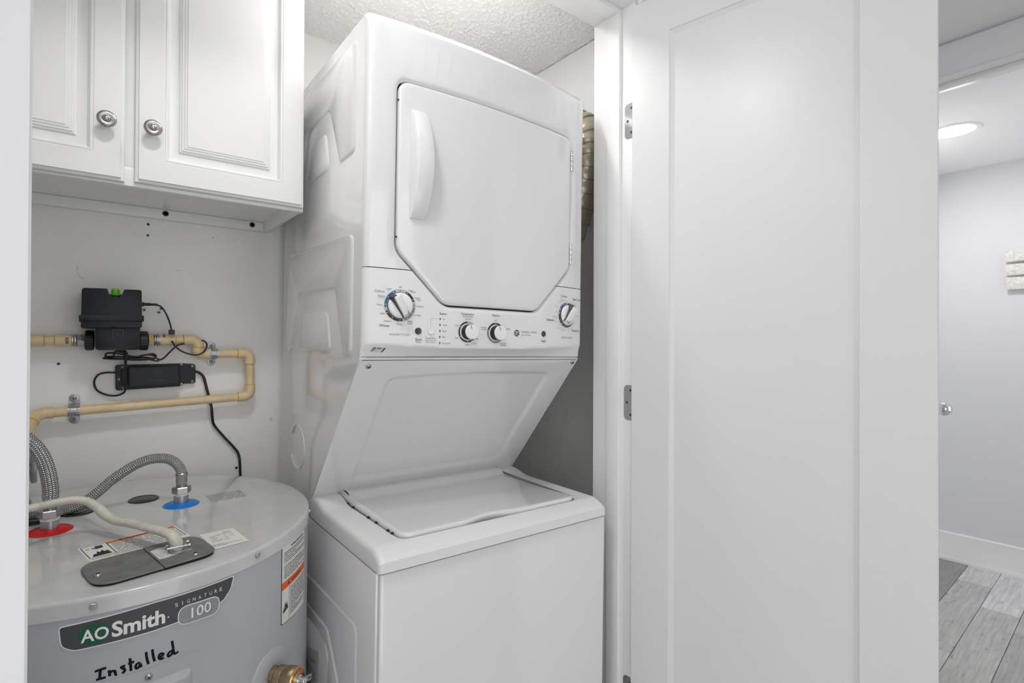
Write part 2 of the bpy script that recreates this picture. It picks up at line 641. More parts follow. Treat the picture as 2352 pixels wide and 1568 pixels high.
# closet ceiling with a real knobbly texture
bm = bmesh.new()
x0, x1, y0, y1, st = 0.33, XR + 0.004, YI, YB + 0.004, 0.0025
nx, ny = int((x1 - x0) / st), int((y1 - y0) / st)
g = []
for i in range(nx + 1):
    row = []
    for j in range(ny + 1):
        x, y = x0 + i * st, y0 + j * st
        a = noise.noise(Vector((x * 120, y * 120, 0.3)))
        b = noise.noise(Vector((x * 210 + 9, y * 210, 4.1)))
        c = noise.noise(Vector((x * 28, y * 28 + 5, 2.2)))
        hgt = min(1.0, max(0.0, (a * 0.9 + b * 0.5 + 0.02 + c * 0.35) * 2.2))
        row.append(bm.verts.new((x, y, CZ - 0.0040 * hgt)))
    g.append(row)
for i in range(nx):
    for j in range(ny):
        bm.faces.new((g[i][j], g[i][j + 1], g[i + 1][j + 1], g[i + 1][j]))
box(bm, XL, x0, YI, YB, CZ, CZ + 0.05)
box(bm, x0, XR, YI, YB, CZ + 0.001, CZ + 0.05)
me = bpy.data.meshes.new('ceiling')
bm.to_mesh(me); bm.free()
link('ceiling', me, 'ceil', None, 80, S)
box_obj('ceiling_hall', (-1.7, 2.37, -1.0, YF, HZ, HZ + 0.05), 'ceil_flat', bev=0, kind=S)
box_obj('ceiling_room', (2.37, 4.0, -1.6, 1.0, HZ, HZ + 0.05), 'ceil_flat', bev=0, kind=S)

# walls around the hall and the room beyond it
# unseen wide opening, added behind the viewer so world light fills from the front
bm = bmesh.new()
box(bm, -1.7, -1.3, -1.1, -1.0, 0, 2.4)
box(bm, 1.0, 2.25, -1.1, -1.0, 0, 2.4)
box(bm, -1.3, 1.0, -1.1, -1.0, 2.14, 2.4)
bm_obj('wall_hall', bm, 'wall_grey', None, 0, S)
po = bpy.data.lights.new('opening_portal', 'AREA')
po.shape = 'RECTANGLE'
po.size, po.size_y = 2.3, 2.14
po.cycles.is_portal = True
pob = bpy.data.objects.new('opening_portal', po)
COL.objects.link(pob)
pob.location = (-0.15, -1.05, 1.07)
pob.rotation_euler = (math.radians(90), 0, 0)
box_obj('wall_hall_end', (-1.8, -1.7, -1.1, YI, 0, 2.4), 'wall_grey', bev=0, kind=S)
bm = bmesh.new()
box(bm, 2.25, 2.37, 0.745, 1.037, 0, 2.4)
box(bm, 2.25, 2.37, -1.6, -0.12, 0, 2.4)
box(bm, 2.25, 2.37, -0.12, 0.745, 2.175, 2.4)
bm_obj('wall_partition', bm, 'wall_grey', None, 0, S)
box_obj('wall_room_far', (3.95, 4.05, -1.7, 1.037, 0, 2.4), 'wall_grey', bev=0, kind=S)
box_obj('wall_room_side', (2.37, 3.95, 0.937, 1.037, 0, 2.4), 'wall_grey', bev=0, kind=S)
bm = bmesh.new()
box(bm, 2.25, 2.40, -1.7, -1.6, 0, 2.4)
box(bm, 3.95, 4.05, -1.7, -1.6, 0, 2.4)
box(bm, 2.40, 3.95, -1.7, -1.6, 2.2, 2.4)
bm_obj('wall_room_back', bm, 'wall_grey', None, 0, S)  # unseen wall, opened up so world light fills the far room
po = bpy.data.lights.new('room_portal', 'AREA')
po.shape = 'RECTANGLE'
po.size, po.size_y = 1.55, 2.2
po.cycles.is_portal = True
pob = bpy.data.objects.new('room_portal', po)
COL.objects.link(pob)
pob.location = (3.175, -1.65, 1.1)
pob.rotation_euler = (math.radians(90), 0, 0)

# floor: dark base and separate grey planks running down the hall
floor = box_obj('floor', (-1.8, 4.05, -1.7, YB + 0.1, -0.05, -0.006), 'sub', bev=0, kind=S)
box_obj('floor_closet', (XL, XR, YI, YB, -0.006, 0.0), 'wall_grey', bev=0, kind=S)
ROT = 0.0355
tone = {'dark': (0.30, 0.292, 0.285), 'mid': (0.52, 0.512, 0.498), 'light': (0.68, 0.665, 0.65), 'pale': (0.70, 0.70, 0.71), 'grain': (0.43, 0.43, 0.43)}
RR = random.Random(4)
pm = {}


def plank(x0, x1, y0, y1, col):
    key = (round(x1 - x0, 4), round(y1 - y0, 4))
    if key not in pm:
        b = bmesh.new()
        box(b, 0, key[0] - 0.0022, 0, key[1] - 0.0022, -0.006, 0, bev=0.0006, seg=1)
        bmesh.ops.recalc_face_normals(b, faces=b.faces)
        me = bpy.data.meshes.new('plank')
        b.to_mesh(me); b.free()
        me.materials.append(M['plank'])
        pm[key] = me
    o = bpy.data.objects.new('plank', pm[key])
    COL.objects.link(o)
    o.parent = floor
    c, s = math.cos(ROT), math.sin(ROT)
    px, py = 3.4, 0.6325
    dx, dy = x0 - px, y0 - py
    o.location = (px + dx * c - dy * s, py + dx * s + dy * c, 0)
    o.rotation_euler = (0, 0, ROT)
    o.color = (*col, 1)


W_ = 0.1405
for r in range(-11, 3):
    ya = 0.6325 + W_ * r
    if r == 0:
        js = [(3.663, 3.96, 'light'), (2.763, 3.663, 'mid'), (1.863, 2.763, 'mid'), (0.963, 1.863, 'light')]
    elif r == -1:
        js = [(3.361, 3.96, 'pale'), (2.461, 3.361, 'mid'), (1.561, 2.461, 'grain'), (0.661, 1.561, 'light')]
    elif r == -2:
        js = [(3.161, 3.96, 'mid'), (2.261, 3.161, 'grain'), (1.361, 2.261, 'mid'), (0.461, 1.361, 'light')]
    elif r == 1:
        js = [(3.06, 3.96, 'dark'), (2.16, 3.06, 'light'), (1.26, 2.16, 'mid')]
    else:
        o = RR.uniform(0, 0.9)
        js = [(3.06 - o, 3.96 - o, RR.choice(list(tone)))] + [(3.06 - o - 0.9 * k, 3.96 - o - 0.9 * k, RR.choice(list(tone))) for k in range(1, 3)]
        js.append((3.96 - o, 3.98, 'mid') if o > 0.05 else (3.06 - o - 2.7, 3.06 - o - 1.8, 'mid'))
    k = min(j[0] for j in js)
    while k > -1.6:
        js.append((k - 0.9, k, RR.choice(list(tone)))); k -= 0.9
    for a, b, t in js:
        RF = RR.uniform(0.93, 1.07)
        plank(a, b, ya, ya + W_, tuple(c * RF for c in tone[t]))

# baseboards with a shoe moulding
def baseboard(name, pts):
    (xa, ya), (xb, yb), (nx_, ny_) = pts
    bm = bmesh.new()
    prof = [(0, 0), (0.016, 0), (0.016, 0.012), (0.0115, 0.024), (0.0105, 0.026), (0.0105, 0.158), (0.006, 0.164), (0, 0.164)]
    lp = []
    for x, y in ((xa, ya), (xb, yb)):
        lp.append([(x + nx_ * d, y + ny_ * d, z) for d, z in prof])
    rings(bm, lp, True, True)
    return bm_obj(name, bm, 'trim', None, 30, S)


baseboard('baseboard_far', ((3.95, -1.6), (3.95, 0.937), (-1, 0)))
baseboard('baseboard_side', ((2.37, 0.937), (3.95, 0.937), (0, -1)))
baseboard('baseboard_hall', ((1.16, YF), (2.25, YF), (0, -1)))

# closet door frame: jambs, head and stops
bm = bmesh.new()
box(bm, JR, JR + 0.018, YF, YI, 0, HEAD + 0.018, bev=0.0015)
box(bm, JL - 0.018, JL, YF, YI, 0, HEAD + 0.018, bev=0.0015)
box(bm, JL, JR, YF, YI, HEAD, HEAD + 0.018, bev=0.0015)
frame = bm_obj('trim_1', bm, 'trim', None, 30, S)
for nm, b in (('door_stop', (JR - 0.011, JR, 0.9095, 0.950, 0, HEAD)), ('door_stop', (JL, JL + 0.011, 0.9095, 0.950, 0, HEAD)), ('door_stop', (JL + 0.011, JR - 0.011, 0.9095, 0.950, HEAD - 0.013, HEAD))):
    box_obj(nm, b, 'trim', frame, bev=0.002)
bm = bmesh.new()
box(bm, JR + 0.006, JR + 0.076, YF - 0.016, YF, 0, HEAD + 0.076, bev=0.003)
box(bm, JL - 0.076, JL - 0.006, YF - 0.016, YF, 0, HEAD + 0.076, bev=0.003)
box(bm, JL - 0.006, JR + 0.006, YF - 0.016, YF, HEAD + 0.006, HEAD + 0.076, bev=0.003)
bm_obj('trim_2', bm, 'trim', None, 30, S)

# hall doorway casing seen past the open door
bm = bmesh.new()
box(bm, 2.236, 2.25, -0.20, 0.83, 2.162, 2.262, bev=0.003)
box(bm, 2.236, 2.25, -0.20, -0.10, 0, 2.162, bev=0.003)
box(bm, 2.236, 2.25, 0.74, 0.83, 0, 2.162, bev=0.003)
casing = bm_obj('trim_3', bm, 'trim', None, 30, S)
bm = bmesh.new()
box(bm, 2.245, 2.378, -0.12, 0.745, 2.157, 2.175, bev=0.0015)
box(bm, 2.245, 2.378, 0.727, 0.745, 0, 2.157, bev=0.0015)
box(bm, 2.245, 2.378, -0.12, -0.102, 0, 2.157, bev=0.0015)
head2 = bm_obj('trim_4', bm, 'trim', None, 30, S)
box_obj('door_stop', (2.298, 2.333, -0.102, 0.727, 2.145, 2.157), 'trim', head2, bev=0.002)


# ------------------------------------------------------------------ doors
def panel_door(name, hinge, direction, width, height, thick, flip, recess):
    """flush door with one recessed panel; front face looks along the left normal of direction (flip changes it)"""
    d = Vector(direction).normalized()
    nrm = Vector((-d[1], d[0], 0)) * (1 if flip else -1)     # towards the front face
    d = Vector((d[0], d[1], 0))
    h0 = Vector((hinge[0], hinge[1], 0.012))

    def P(u, w, z):
        q = h0 + d * u + nrm * w
        return (q.x, q.y, h0.z + z)
    bm = bmesh.new()
    rx0, rx1, rz0, rz1, bw, dp = recess

    def rect(x0, x1, z0, z1, w):
        return [P(x0, w, z0), P(x1, w, z0), P(x1, w, z1), P(x0, w, z1)]
    loops = []
    for sgn in (1,):
        loops = [rect(0.001, width - 0.001, 0.001, height - 0.001, -thick), rect(0, width, 0, height, -thick + 0.001), rect(0, width, 0, height, -0.001),
                 rect(0.001, width - 0.001, 0.001, height - 0.001, 0), rect(rx0, rx1, rz0, rz1, 0),
                 rect(rx0 + bw * 0.12, rx1 - bw * 0.12, rz0 + bw * 0.12, rz1 - bw * 0.12, -dp * 0.35), rect(rx0 + bw, rx1 - bw, rz0 + bw, rz1 - bw, -dp)]
    rings(bm, loops, True, True)
    o = bm_obj(name, bm, 'door', None, 20, S)
    return o, P


DW = 0.605
dR, PR = panel_door('door_1', (1.0655, 0.8725), (0.1967, -0.9804), DW, 2.095, 0.035, False, (0.0985, 0.4865, 0.23, 2.0, 0.011, 0.008))
dL, PL_ = panel_door('door_2', (-0.142, 0.8725), (0.1444, -0.9895), DW, 2.095, 0.035, False, (0.105, 0.50, 0.23, 1.99, 0.011, 0.008))

# hinges of the right door: a rounded leaf let into the jamb, knuckle at the edge
for zc in (1.822, 1.104, 0.366):
    poly = rpoly([(0.8715, zc - 0.0445), (0.8985, zc - 0.0445), (0.8985, zc + 0.0445), (0.8715, zc + 0.0445)], [0.0, 0.015, 0.015, 0.0], 6)
    bm = bmesh.new()
    rings(bm, [[(JR + 0.0005, y, z) for y, z in poly], [(JR - 0.0016, y, z) for y, z in poly]], True, True)
    hg = bm_obj('hinge', bm, 'hinge', frame, 30)
    for dz, yy in ((0.0, 0.889), (0.031, 0.8775), (-0.031, 0.8775)):
        bm = bmesh.new()
        lathe(bm, [(0.0036, 0), (0.0030, 0.0008), (0.0012, 0.0004)], 14, axis_mtx((JR - 0.0016, yy, zc + dz), (-1, 0, 0)))
        bm_obj('screw', bm, 'darkgrey', hg, 40)

# door standing open in the hall beyond, its ball knob showing past the closet door
d3 = bpy.data.objects.new('door_3', None)
COL.objects.link(d3)
d3['kind'] = S
box_obj('leaf', (2.36, 2.828, 0.690, 0.725, 0.012, 2.12), 'door', d3, bev=0.002)
kb = Vector((2.766, 0.690, 0.992))
lathe_obj('knob', [(0.0, 0), (0.030, 0), (0.031, 0.004), (0.026, 0.008), (0.011, 0.010), (0.010, 0.030), (0.014, 0.034), (0.022, 0.038), (0.0265, 0.046), (0.028, 0.056), (0.0265, 0.067), (0.021, 0.077), (0.011, 0.083), (0.0, 0.0845)], 'chrome', kb, (0, -1, 0), d3, 32, 60)

# ------------------------------------------------------------------ stacked washer and dryer
UN = thing('laundry_center', 'tall white stacked washer and dryer with dials, filling the right of the closet', 'washer dryer', (0.4001, 0.9164, 0), (0.0035, 0.0099, -0.0061))
WD = 0.603          # width
DTOP = 1.912


def yfront(x):
    return 0.064 + 0.022 * ((x - 0.3015) / 0.28) ** 2


def bend(x):
    return 1.2425 + 0.010 * ((x - 0.27) / 0.3) ** 2


def yfull(x, z, off=0.0):
    """depth of the bulging dryer front at (x, z)"""
    y = yfront(min(max(x, 0.0), WD)) - off
    R = 0.014
    d = min(x, WD - x)
    if d < R:
        y += R - math.sqrt(max(0.0, R * R - (R - max(d, 0)) ** 2))
    t = DTOP - z
    Rt = 0.016
    if t < Rt:
        y += (Rt - max(t, 0.0)) * 0.8
    b = bend(x) - z
    if b > 0:
        e = min(1.0, b / (bend(x) - 1.2245))
        y += (max(0.1035, y + 0.002) - y) * e ** 0.85
    elif b > -0.006:
        y += 0.0012 * (1 + b / 0.006) ** 2
    return y


def onfront(off):
    return lambda x, z: (x, yfull(x, z, off), z)


# solid body of the dryer and of the column that carries it
bm = bmesh.new()
prof = [(0.1062, DTOP - 0.001), (0.6756, DTOP - 0.001), (0.6756, 0.831), (0.3935, 0.831), (0.3935, 0.8790), (0.1120, 1.2200), (0.1062, 1.2200)]
rings(bm, [[(0.0005, y, z) for y, z in prof], [(WD - 0.0005, y, z) for y, z in prof]], True, True)
bmesh.ops.bevel(bm, geom=[e for e in bm.edges], offset=0.004, segments=2, profile=0.5, affect='EDGES', clamp_overlap=True)
bm_obj('dryer_body', bm, 'enamel', UN, 30)


def emboss(name, poly, r, hgt, slope, parent=UN, xs=0.0):
    """pressed shape standing proud of the left side panel; poly in (y, z)"""
    p = rpoly(poly, r, 5)
    bm = bmesh.new()
    lv = [(0.0, -0.002), (0.0, 0.0), (slope * 0.3, hgt * 0.18), (slope * 0.7, hgt * 0.82), (slope, hgt)]
    rings(bm, [[(xs - h_, y, z) for y, z in (offset(p, d) if d else p)] for d, h_ in lv], False, True)
    return bm_obj(name, bm, 'enamel', parent, 60)


emboss('side_emboss', [(0.148, 1.880), (0.632, 1.880), (0.632, 1.640), (0.530, 1.640), (0.478, 1.784), (0.306, 1.784), (0.234, 1.644), (0.148, 1.644)], [0.02, 0.02, 0.015, 0.012, 0.03, 0.03, 0.012, 0.02], 0.0032, 0.0055)
emboss('side_emboss', [(0.330, 1.739), (0.436, 1.739), (0.468, 1.648), (0.302, 1.648)], [0.022, 0.022, 0.016, 0.02], 0.0028, 0.005)
emboss('side_emboss', [(0.148, 1.476), (0.634, 1.492), (0.634, 1.228), (0.600, 1.228), (0.530, 1.376), (0.252, 1.372), (0.196, 1.226), (0.148, 1.226)], [0.02, 0.02, 0.012, 0.012, 0.03, 0.03, 0.012, 0.02], 0.0032, 0.0055)
emboss('side_emboss', [(0.296, 1.322), (0.480, 1.326), (0.516, 1.231), (0.272, 1.231)], [0.022, 0.022, 0.016, 0.018], 0.0028, 0.005)
# round knock-out scored low on the side
pth = [Vector((0.0, 0.515 + 0.060 * math.cos(a), 0.982 + 0.056 * math.sin(a))) for a in [math.radians(30 + i * 300 / 40) for i in range(41)]]
tube('knockout', None, 0.0011, 'enamel', UN, 6, path=pth)

# front shell with the opening for the door
dpoly = [(0.064, 1.7865), (0.5455, 1.7865), (0.5455, 1.452), (0.424, 1.3350), (0.1705, 1.3350), (0.064, 1.4415)]
drad = [0.024, 0.026, 0.045, 0.040, 0.040, 0.040]
door_pl = densify(rpoly(dpoly, drad, 8), 0.025)
GX = [0.002, 0.005, 0.009, 0.014, 0.021, 0.03] + [0.03 * k for k in range(2, 20)] + [WD - v for v in (0.03, 0.021, 0.014, 0.009, 0.005, 0.002)]
GZ = [DTOP - v for v in (0.003, 0.006, 0.011, 0.016)] + [1.2275, 1.231, 1.2345, 1.238, 1.241, 1.2435, 1.246, 1.249, 1.2515, 1.254, 1.257, 1.26, 1.264, 1.27]
outer = densify(rpoly([(0.0, 1.2245), (WD, 1.2245), (WD, DTOP), (0.0, DTOP)], [0.003, 0.003, 0.022, 0.006], 6), 0.03)


def front_piece(name, lo, hi, m):
    hole = offset(door_pl, -0.014)
    bm = fill(outer, [hole])
    cuts(bm, GX, GZ)
    geom = lambda: bm.verts[:] + bm.edges[:] + bm.faces[:]
    if hi is not None:
        bmesh.ops.bisect_plane(bm, geom=geom(), plane_co=(0, hi, 0), plane_no=(0, 1, 0), clear_outer=True)
    if lo is not None:
        bmesh.ops.bisect_plane(bm, geom=geom(), plane_co=(0, lo, 0), plane_no=(0, -1, 0), clear_outer=True)
    # soft lip running into the door gap
    b2 = bmesh.new()
    L = []
    for d, dp in ((-0.014, 0.0), (-0.010, 0.0008), (-0.006, 0.0028), (-0.0034, 0.006), (-0.0032, 0.024)):
        L.append([(x, z, dp) for x, z in offset(door_pl, d)])
    rings(b2, L, False, False)
    g2 = lambda: b2.verts[:] + b2.edges[:] + b2.faces[:]
    if hi is not None:
        bmesh.ops.bisect_plane(b2, geom=g2(), plane_co=(0, hi, 0), plane_no=(0, 1, 0), clear_outer=True)
    if lo is not None:
        bmesh.ops.bisect_plane(b2, geom=g2(), plane_co=(0, lo, 0), plane_no=(0, -1, 0), clear_outer=True)
    me2 = bpy.data.meshes.new('t'); b2.to_mesh(me2); b2.free()
    for v in bm.verts:
        v.co = Vector((v.co.x, yfull(v.co.x, v.co.y), v.co.y))
    for v in me2.vertices:
        v.co = Vector((v.co.x, yfull(v.co.x, v.co.y) + v.co.z, v.co.y))
    bm.from_mesh(me2)
    bpy.data.meshes.remove(me2)
    bmesh.ops.remove_doubles(bm, verts=bm.verts, dist=0.00015)
    # close the outer rim back to the body
    es = [e for e in bm.edges if e.is_boundary and all(min(v.co.x, WD - v.co.x) < 0.0004 or abs(v.co.z - DTOP) < 0.02 and yfull(v.co.x, v.co.z) > yfront(v.co.x) + 0.012 or v.co.z < 1.2252 for v in e.verts)]
    if es:
        r = bmesh.ops.extrude_edge_only(bm, edges=es)
        for v in r['geom']:
            if isinstance(v, bmesh.types.BMVert):
                v.co.y = max(v.co.y + 0.001, 0.1040)
    return bm_obj(name, bm, m, UN, 40)


front_piece('dryer_front', 1.4030, None, 'enamel')
front_piece('control_panel', None, 1.4014, 'plastic')
# near-black backing, its colour standing in for shade inside the gaps
bm = fill(offset(rpoly([(0.0, 1.30), (WD, 1.30), (WD, DTOP), (0.0, DTOP)], 0.01, 4), 0.012), [])
cuts(bm, [0.01, 0.02] + [0.06 * k for k in range(1, 10)] + [WD - 0.02, WD - 0.01], [1.24, 1.25, 1.26])
bm_obj('gap_shade_backing', bm, 'gap', UN, 40, fn=lambda x, z, _: (x, min(max(yfull(x, z), yfull(x, 1.30)) + 0.016, 0.1045), z))

# the door with its rolled edge
bm = bmesh.new()
L = []
for d, dp in ((0.0, 0.015), (0.0, 0.0040), (0.0006, 0.0016), (0.002, -0.0002), (0.005, -0.0012), (0.010, -0.0015)):
    L.append([(x, yfull(x, z) + dp, z) for x, z in (offset(door_pl, d) if d else door_pl)])
core = offset(door_pl, 0.010)
cx, cz = 0.3048, 1.56
for s in (0.9, 0.75, 0.6, 0.45, 0.3, 0.15):
    L.append([(cx + (x - cx) * s, yfull(cx + (x - cx) * s, cz + (z - cz) * s) - 0.0015, cz + (z - cz) * s) for x, z in core])
rings(bm, L, False, True)
bm_obj('dryer_door', bm, 'enamel', UN, 40)
ddoor = bpy.data.objects['dryer_door']
# arched pull handle
bm = bmesh.new()
n = 28
lp = []
for i in range(n + 1):
    t = i / n
    z = 1.5085 + (1.7305 - 1.5085) * t
    b = max(0.0, math.sin(math.pi * t)) ** 0.75
    hgt = 0.003 + 0.031 * b
    xr = 0.1235 + 0.0035 * b
    yb_ = yfull(0.1, z) - 0.0015
    row = [(0.0875, yb_ + 0.001), (0.0880, yb_ - hgt * 0.55), (0.0892, yb_ - hgt * 0.90), (0.0915, yb_ - hgt), (0.105, yb_ - hgt - 0.0012), (xr - 0.004, yb_ - hgt - 0.0010), (xr - 0.001, yb_ - hgt + 0.0008), (xr, yb_ - hgt + 0.003), (xr - 0.002, yb_ - hgt * 0.6 + 0.003), (0.107, yb_ - hgt * 0.35), (0.104, yb_ + 0.001)]
    lp.append([(x, y, z) for x, y in row])
rings(bm, lp, True, True)
bm_obj('handle', bm, 'plastic', ddoor, 40)
for z0, z1 in ((1.7037, 1.7549), (1.4624, 1.5136)):
    bm = bmesh.new()
    k = 4
    for i in range(k):
        a = z0 + (z1 - z0) * i / k + 0.0006
        b = z0 + (z1 - z0) * (i + 1) / k - 0.0006
        lathe(bm, [(0.0, a), (0.0030, a), (0.0034, a + 0.001), (0.0034, b - 0.001), (0.0030, b), (0.0, b)], 14, Matrix.Translation((0.5468, yfull(0.5468, a) - 0.0018, 0)))
    bm_obj('door_hinge', bm, 'chrome', UN, 40)
for z in (1.7466, 1.468):
    screw((0.0628, yfull(0.0628, z) + 0.003, z), (0, -1, 0), 0.0022, UN, 'darkgrey')
screw((0.006, 0.0985, 1.3925), (-0.85, -0.5, 0), 0.0033, UN, 'steel')

# --- control panel print
of = onfront(0.0005)


def kz(x):
    tab = [(0.0, 0.000215), (0.1, 0.000235), (0.16, 0.00025), (0.2265, 0.000277), (0.301, 0.000305), (0.40, 0.00034), (0.4518, 0.00037), (0.537, 0.00045), (0.60, 0.00049)]
    for (a, p), (b, q) in zip(tab, tab[1:]):
        if a <= x <= b:
            return p + (q - p) * (x - a) / (b - a)
    return tab[-1][1]


TX = [('Colors', 0.0298, 1.3556, 88, 'inktextblue'), ('Light', 0.049, 1.3608, 42, 'inkgrey'), ('Off', 0.0717, 1.3662, 24, 'inkgrey'), ('Drain', 0.0935, 1.3609, 42, 'inkgrey'),
      ('& Spin', 0.099, 1.3574, 50, 'inkgrey'), ('Speed', 0.1081, 1.346, 48, 'inkgrey'), ('Wash', 0.111, 1.3421, 42, 'inkgrey'), ('Delicates', 0.1146, 1.3292, 68, 'inkgrey'),
      ('Casuals', 0.1091, 1.3107, 60, 'inkgrey'), ('Bulky', 0.0936, 1.2966, 44, 'inkgrey'), ('Items', 0.0939, 1.293, 42, 'inkgrey'), ('Heavy', 0.0715, 1.2907, 48, 'inkgrey'),
      ('Medium', 0.0471, 1.2965, 65, 'inkgrey'), ('Light', 0.0364, 1.3112, 42, 'inkgrey'), ('Heavy', 0.0307, 1.328, 50, 'inkgrey'), ('Medium', 0.0337, 1.3459, 66, 'inkgrey'),
      ('Normal', 0.0335, 1.3423, 54, 'inklight'), ('Whites', 0.0406, 1.2872, 92, 'inkblack'), ('WASHER CYCLES', 0.0714, 1.2699, 186, 'inkmid'), ('Start', 0.1124, 1.261, 62, 'inkblack'),
      ('Pause', 0.1125, 1.2555, 48, 'inkgrey'), ('Deep Rinse', 0.1394, 1.2634, 90, 'inkgrey'), ('Select when using', 0.1392, 1.2588, 102, 'inkgrey'), ('Fabric Softener', 0.1393, 1.2555, 88, 'inkgrey'),
      ('Status', 0.1668, 1.3166, 66, 'inkblack'), ('On', 0.1688, 1.3048, 20, 'inkgrey'), ('Wash', 0.1708, 1.2922, 40, 'inkgrey'), ('Rinse', 0.1703, 1.2796, 38, 'inkgrey'),
      ('Spin', 0.1692, 1.2666, 32, 'inkgrey'), ('Lid Locked', 0.1741, 1.2539, 76, 'inkgrey'), ('Temperature', 0.2266, 1.3176, 118, 'inkblack'), ('All Cold Rinses', 0.2267, 1.3128, 92, 'inkgrey'),
      ('Tap Cold', 0.2268, 1.307, 55, 'inkgrey'), ('Cold', 0.2001, 1.2927, 32, 'inkgrey'), ('Cool', 0.2002, 1.2656, 32, 'inkgrey'), ('Colors', 0.2269, 1.2516, 42, 'inkgrey'),
      ('Warm', 0.2442, 1.2543, 38, 'inkgrey'), ('Hot', 0.2518, 1.2649, 24, 'inkgrey'), ('Options', 0.3011, 1.3181, 68, 'inkblack'), ('Off', 0.3012, 1.3073, 18, 'inkgrey'),
      ('Pre-Soak', 0.269, 1.2908, 54, 'inkgrey'), ('15 mins.', 0.2697, 1.2864, 48, 'inkgrey'), ('2nd Rinse', 0.3354, 1.2892, 54, 'inkgrey'), ('Pre-Soak +', 0.3246, 1.2554, 62, 'inkgrey'),
      ('2nd Rinse', 0.3237, 1.2513, 56, 'inkgrey'), ('WASHER | DRYER', 0.402, 1.2828, 148, 'inkmid'), ('Auto Load Sensing', 0.3918, 1.2762, 88, 'inkgrey'), ('Start', 0.4518, 1.2635, 42, 'inkblack'),
      ('Cottons', 0.5242, 1.3791, 57, 'inktextblue'), ('Easy Care', 0.5774, 1.3731, 66, 'inkblack'), ('Delicates', 0.4742, 1.3165, 70, 'inkblack'), ('Timed Dry', 0.573, 1.2914, 70, 'inkblack'), ('DRYER CYCLES', 0.5375, 1.2735, 92, 'inkmid')]
for s, x, z, w, m in TX:
    text_obj('lettering', s, x, z, w * kz(x), m, of, UN, stretch=1.12 if x > 0.45 else 1.05)
DT = [('Cool Down', 0.5203, 1.3698), ('Less Dry', 0.518, 1.3661), ('Optimum', 0.5092, 1.3624), ('More Dry', 0.4972, 1.3508), ('Off', 0.4981, 1.3375), ('Cool Down', 0.4903, 1.3256), ('Less Dry', 0.4932, 1.3215), ('More Dry', 0.498, 1.3113),
      ('Off', 0.511, 1.3038), ('Quick Fluff 10', 0.5123, 1.2973), ('Dewrinkle 20', 0.5237, 1.2926), ('30', 0.5432, 1.2948), ('40', 0.5513, 1.2966), ('50', 0.5608, 1.3005), ('60', 0.5677, 1.3071), ('70', 0.5727, 1.3145), ('80', 0.5756, 1.3218),
      ('90 Min.', 0.5809, 1.3305), ('Off', 0.5355, 1.3681), ('More Dry', 0.5581, 1.3662), ('Less Dry', 0.5665, 1.3616), ('Cool Down', 0.5718, 1.358), ('Off', 0.5733, 1.3481)]
for s, x, z in DT:
    text_obj('lettering', s, x, z, 0.00185 * len(s) if len(s) > 3 else 0.0016 * len(s), 'inkgrey', of, UN, height=0.0021)

# printed rings round the dials
of2, of3 = onfront(0.0007), onfront(0.0009)


def ring(cx, cz, r0, r1, arcs, dots, base='inklight', rd=0.0011):
    flat_obj('dial_ring', sector(cx, cz, r0, r1, 0, 360, 48), base, of, UN)
    rm = (r0 + r1) / 2
    w = (r1 - r0) * 0.31
    for a0, a1, m in arcs:
        flat_obj('dial_mark', sector(cx, cz, rm - w, rm + w, a0, a1), m, of2, UN)
    for a in dots:
        flat_obj('dial_dot', [circle(cx + rm * math.cos(math.radians(a)), cz + rm * math.sin(math.radians(a)), rd, 8)], 'inkwhite', of3, UN)


ring(0.0718, 1.3287, 0.0262, 0.0330, [(66, 18, 'inkblack'), (6, -70, 'inkmid'), (-80, -158, 'inkblack'), (-172, -250, 'inkblue')], [60, 26, -3, -30, -58, -90, -122, -150, 178, 147, 118])
flat_obj('dial_dot', [circle(0.0718, 1.3287 + 0.0297, 0.0009, 8)], 'inkblack', of3, UN)
ring(0.2267, 1.2793, 0.0188, 0.0234, [(92, 322, 'inkblack')], [90, 148, 212, 270, 300, 322])
ring(0.3011, 1.2790, 0.0188, 0.0234, [(42, 165, 'inkblack'), (296, 304, 'inkblack')], [90, 165, 42, 300], base='inkmid')
ring(0.5363, 1.3309, 0.0268, 0.0322, [(97, 112, 'inkblue'), (116, 148, 'inkblue'), (158, 166, 'inkblue'), (82, 62, 'inkblack'), (57, 28, 'inkblack'), (177, 206, 'inkblack'), (210, 224, 'inkblack'), (233, 247, 'inkblack')]
     + [(251 + 12 * k, 260 + 12 * k, 'inkblack') for k in range(8)], [])


def fmtx(x, z):
    """frame on the panel: x right, y up along the panel, z out towards the room"""
    e = 0.004
    a = Vector(of(x + e, z)) - Vector(of(x - e, z))
    b = Vector(of(x, z + e)) - Vector(of(x, z - e))
    a.normalize(); b.normalize()
    nn = a.cross(b).normalized()
    b = nn.cross(a)
    o = Vector(of(x, z))
    return Matrix(((a.x, b.x, nn.x, o.x), (a.y, b.y, nn.y, o.y), (a.z, b.z, nn.z, o.z), (0, 0, 0, 1)))


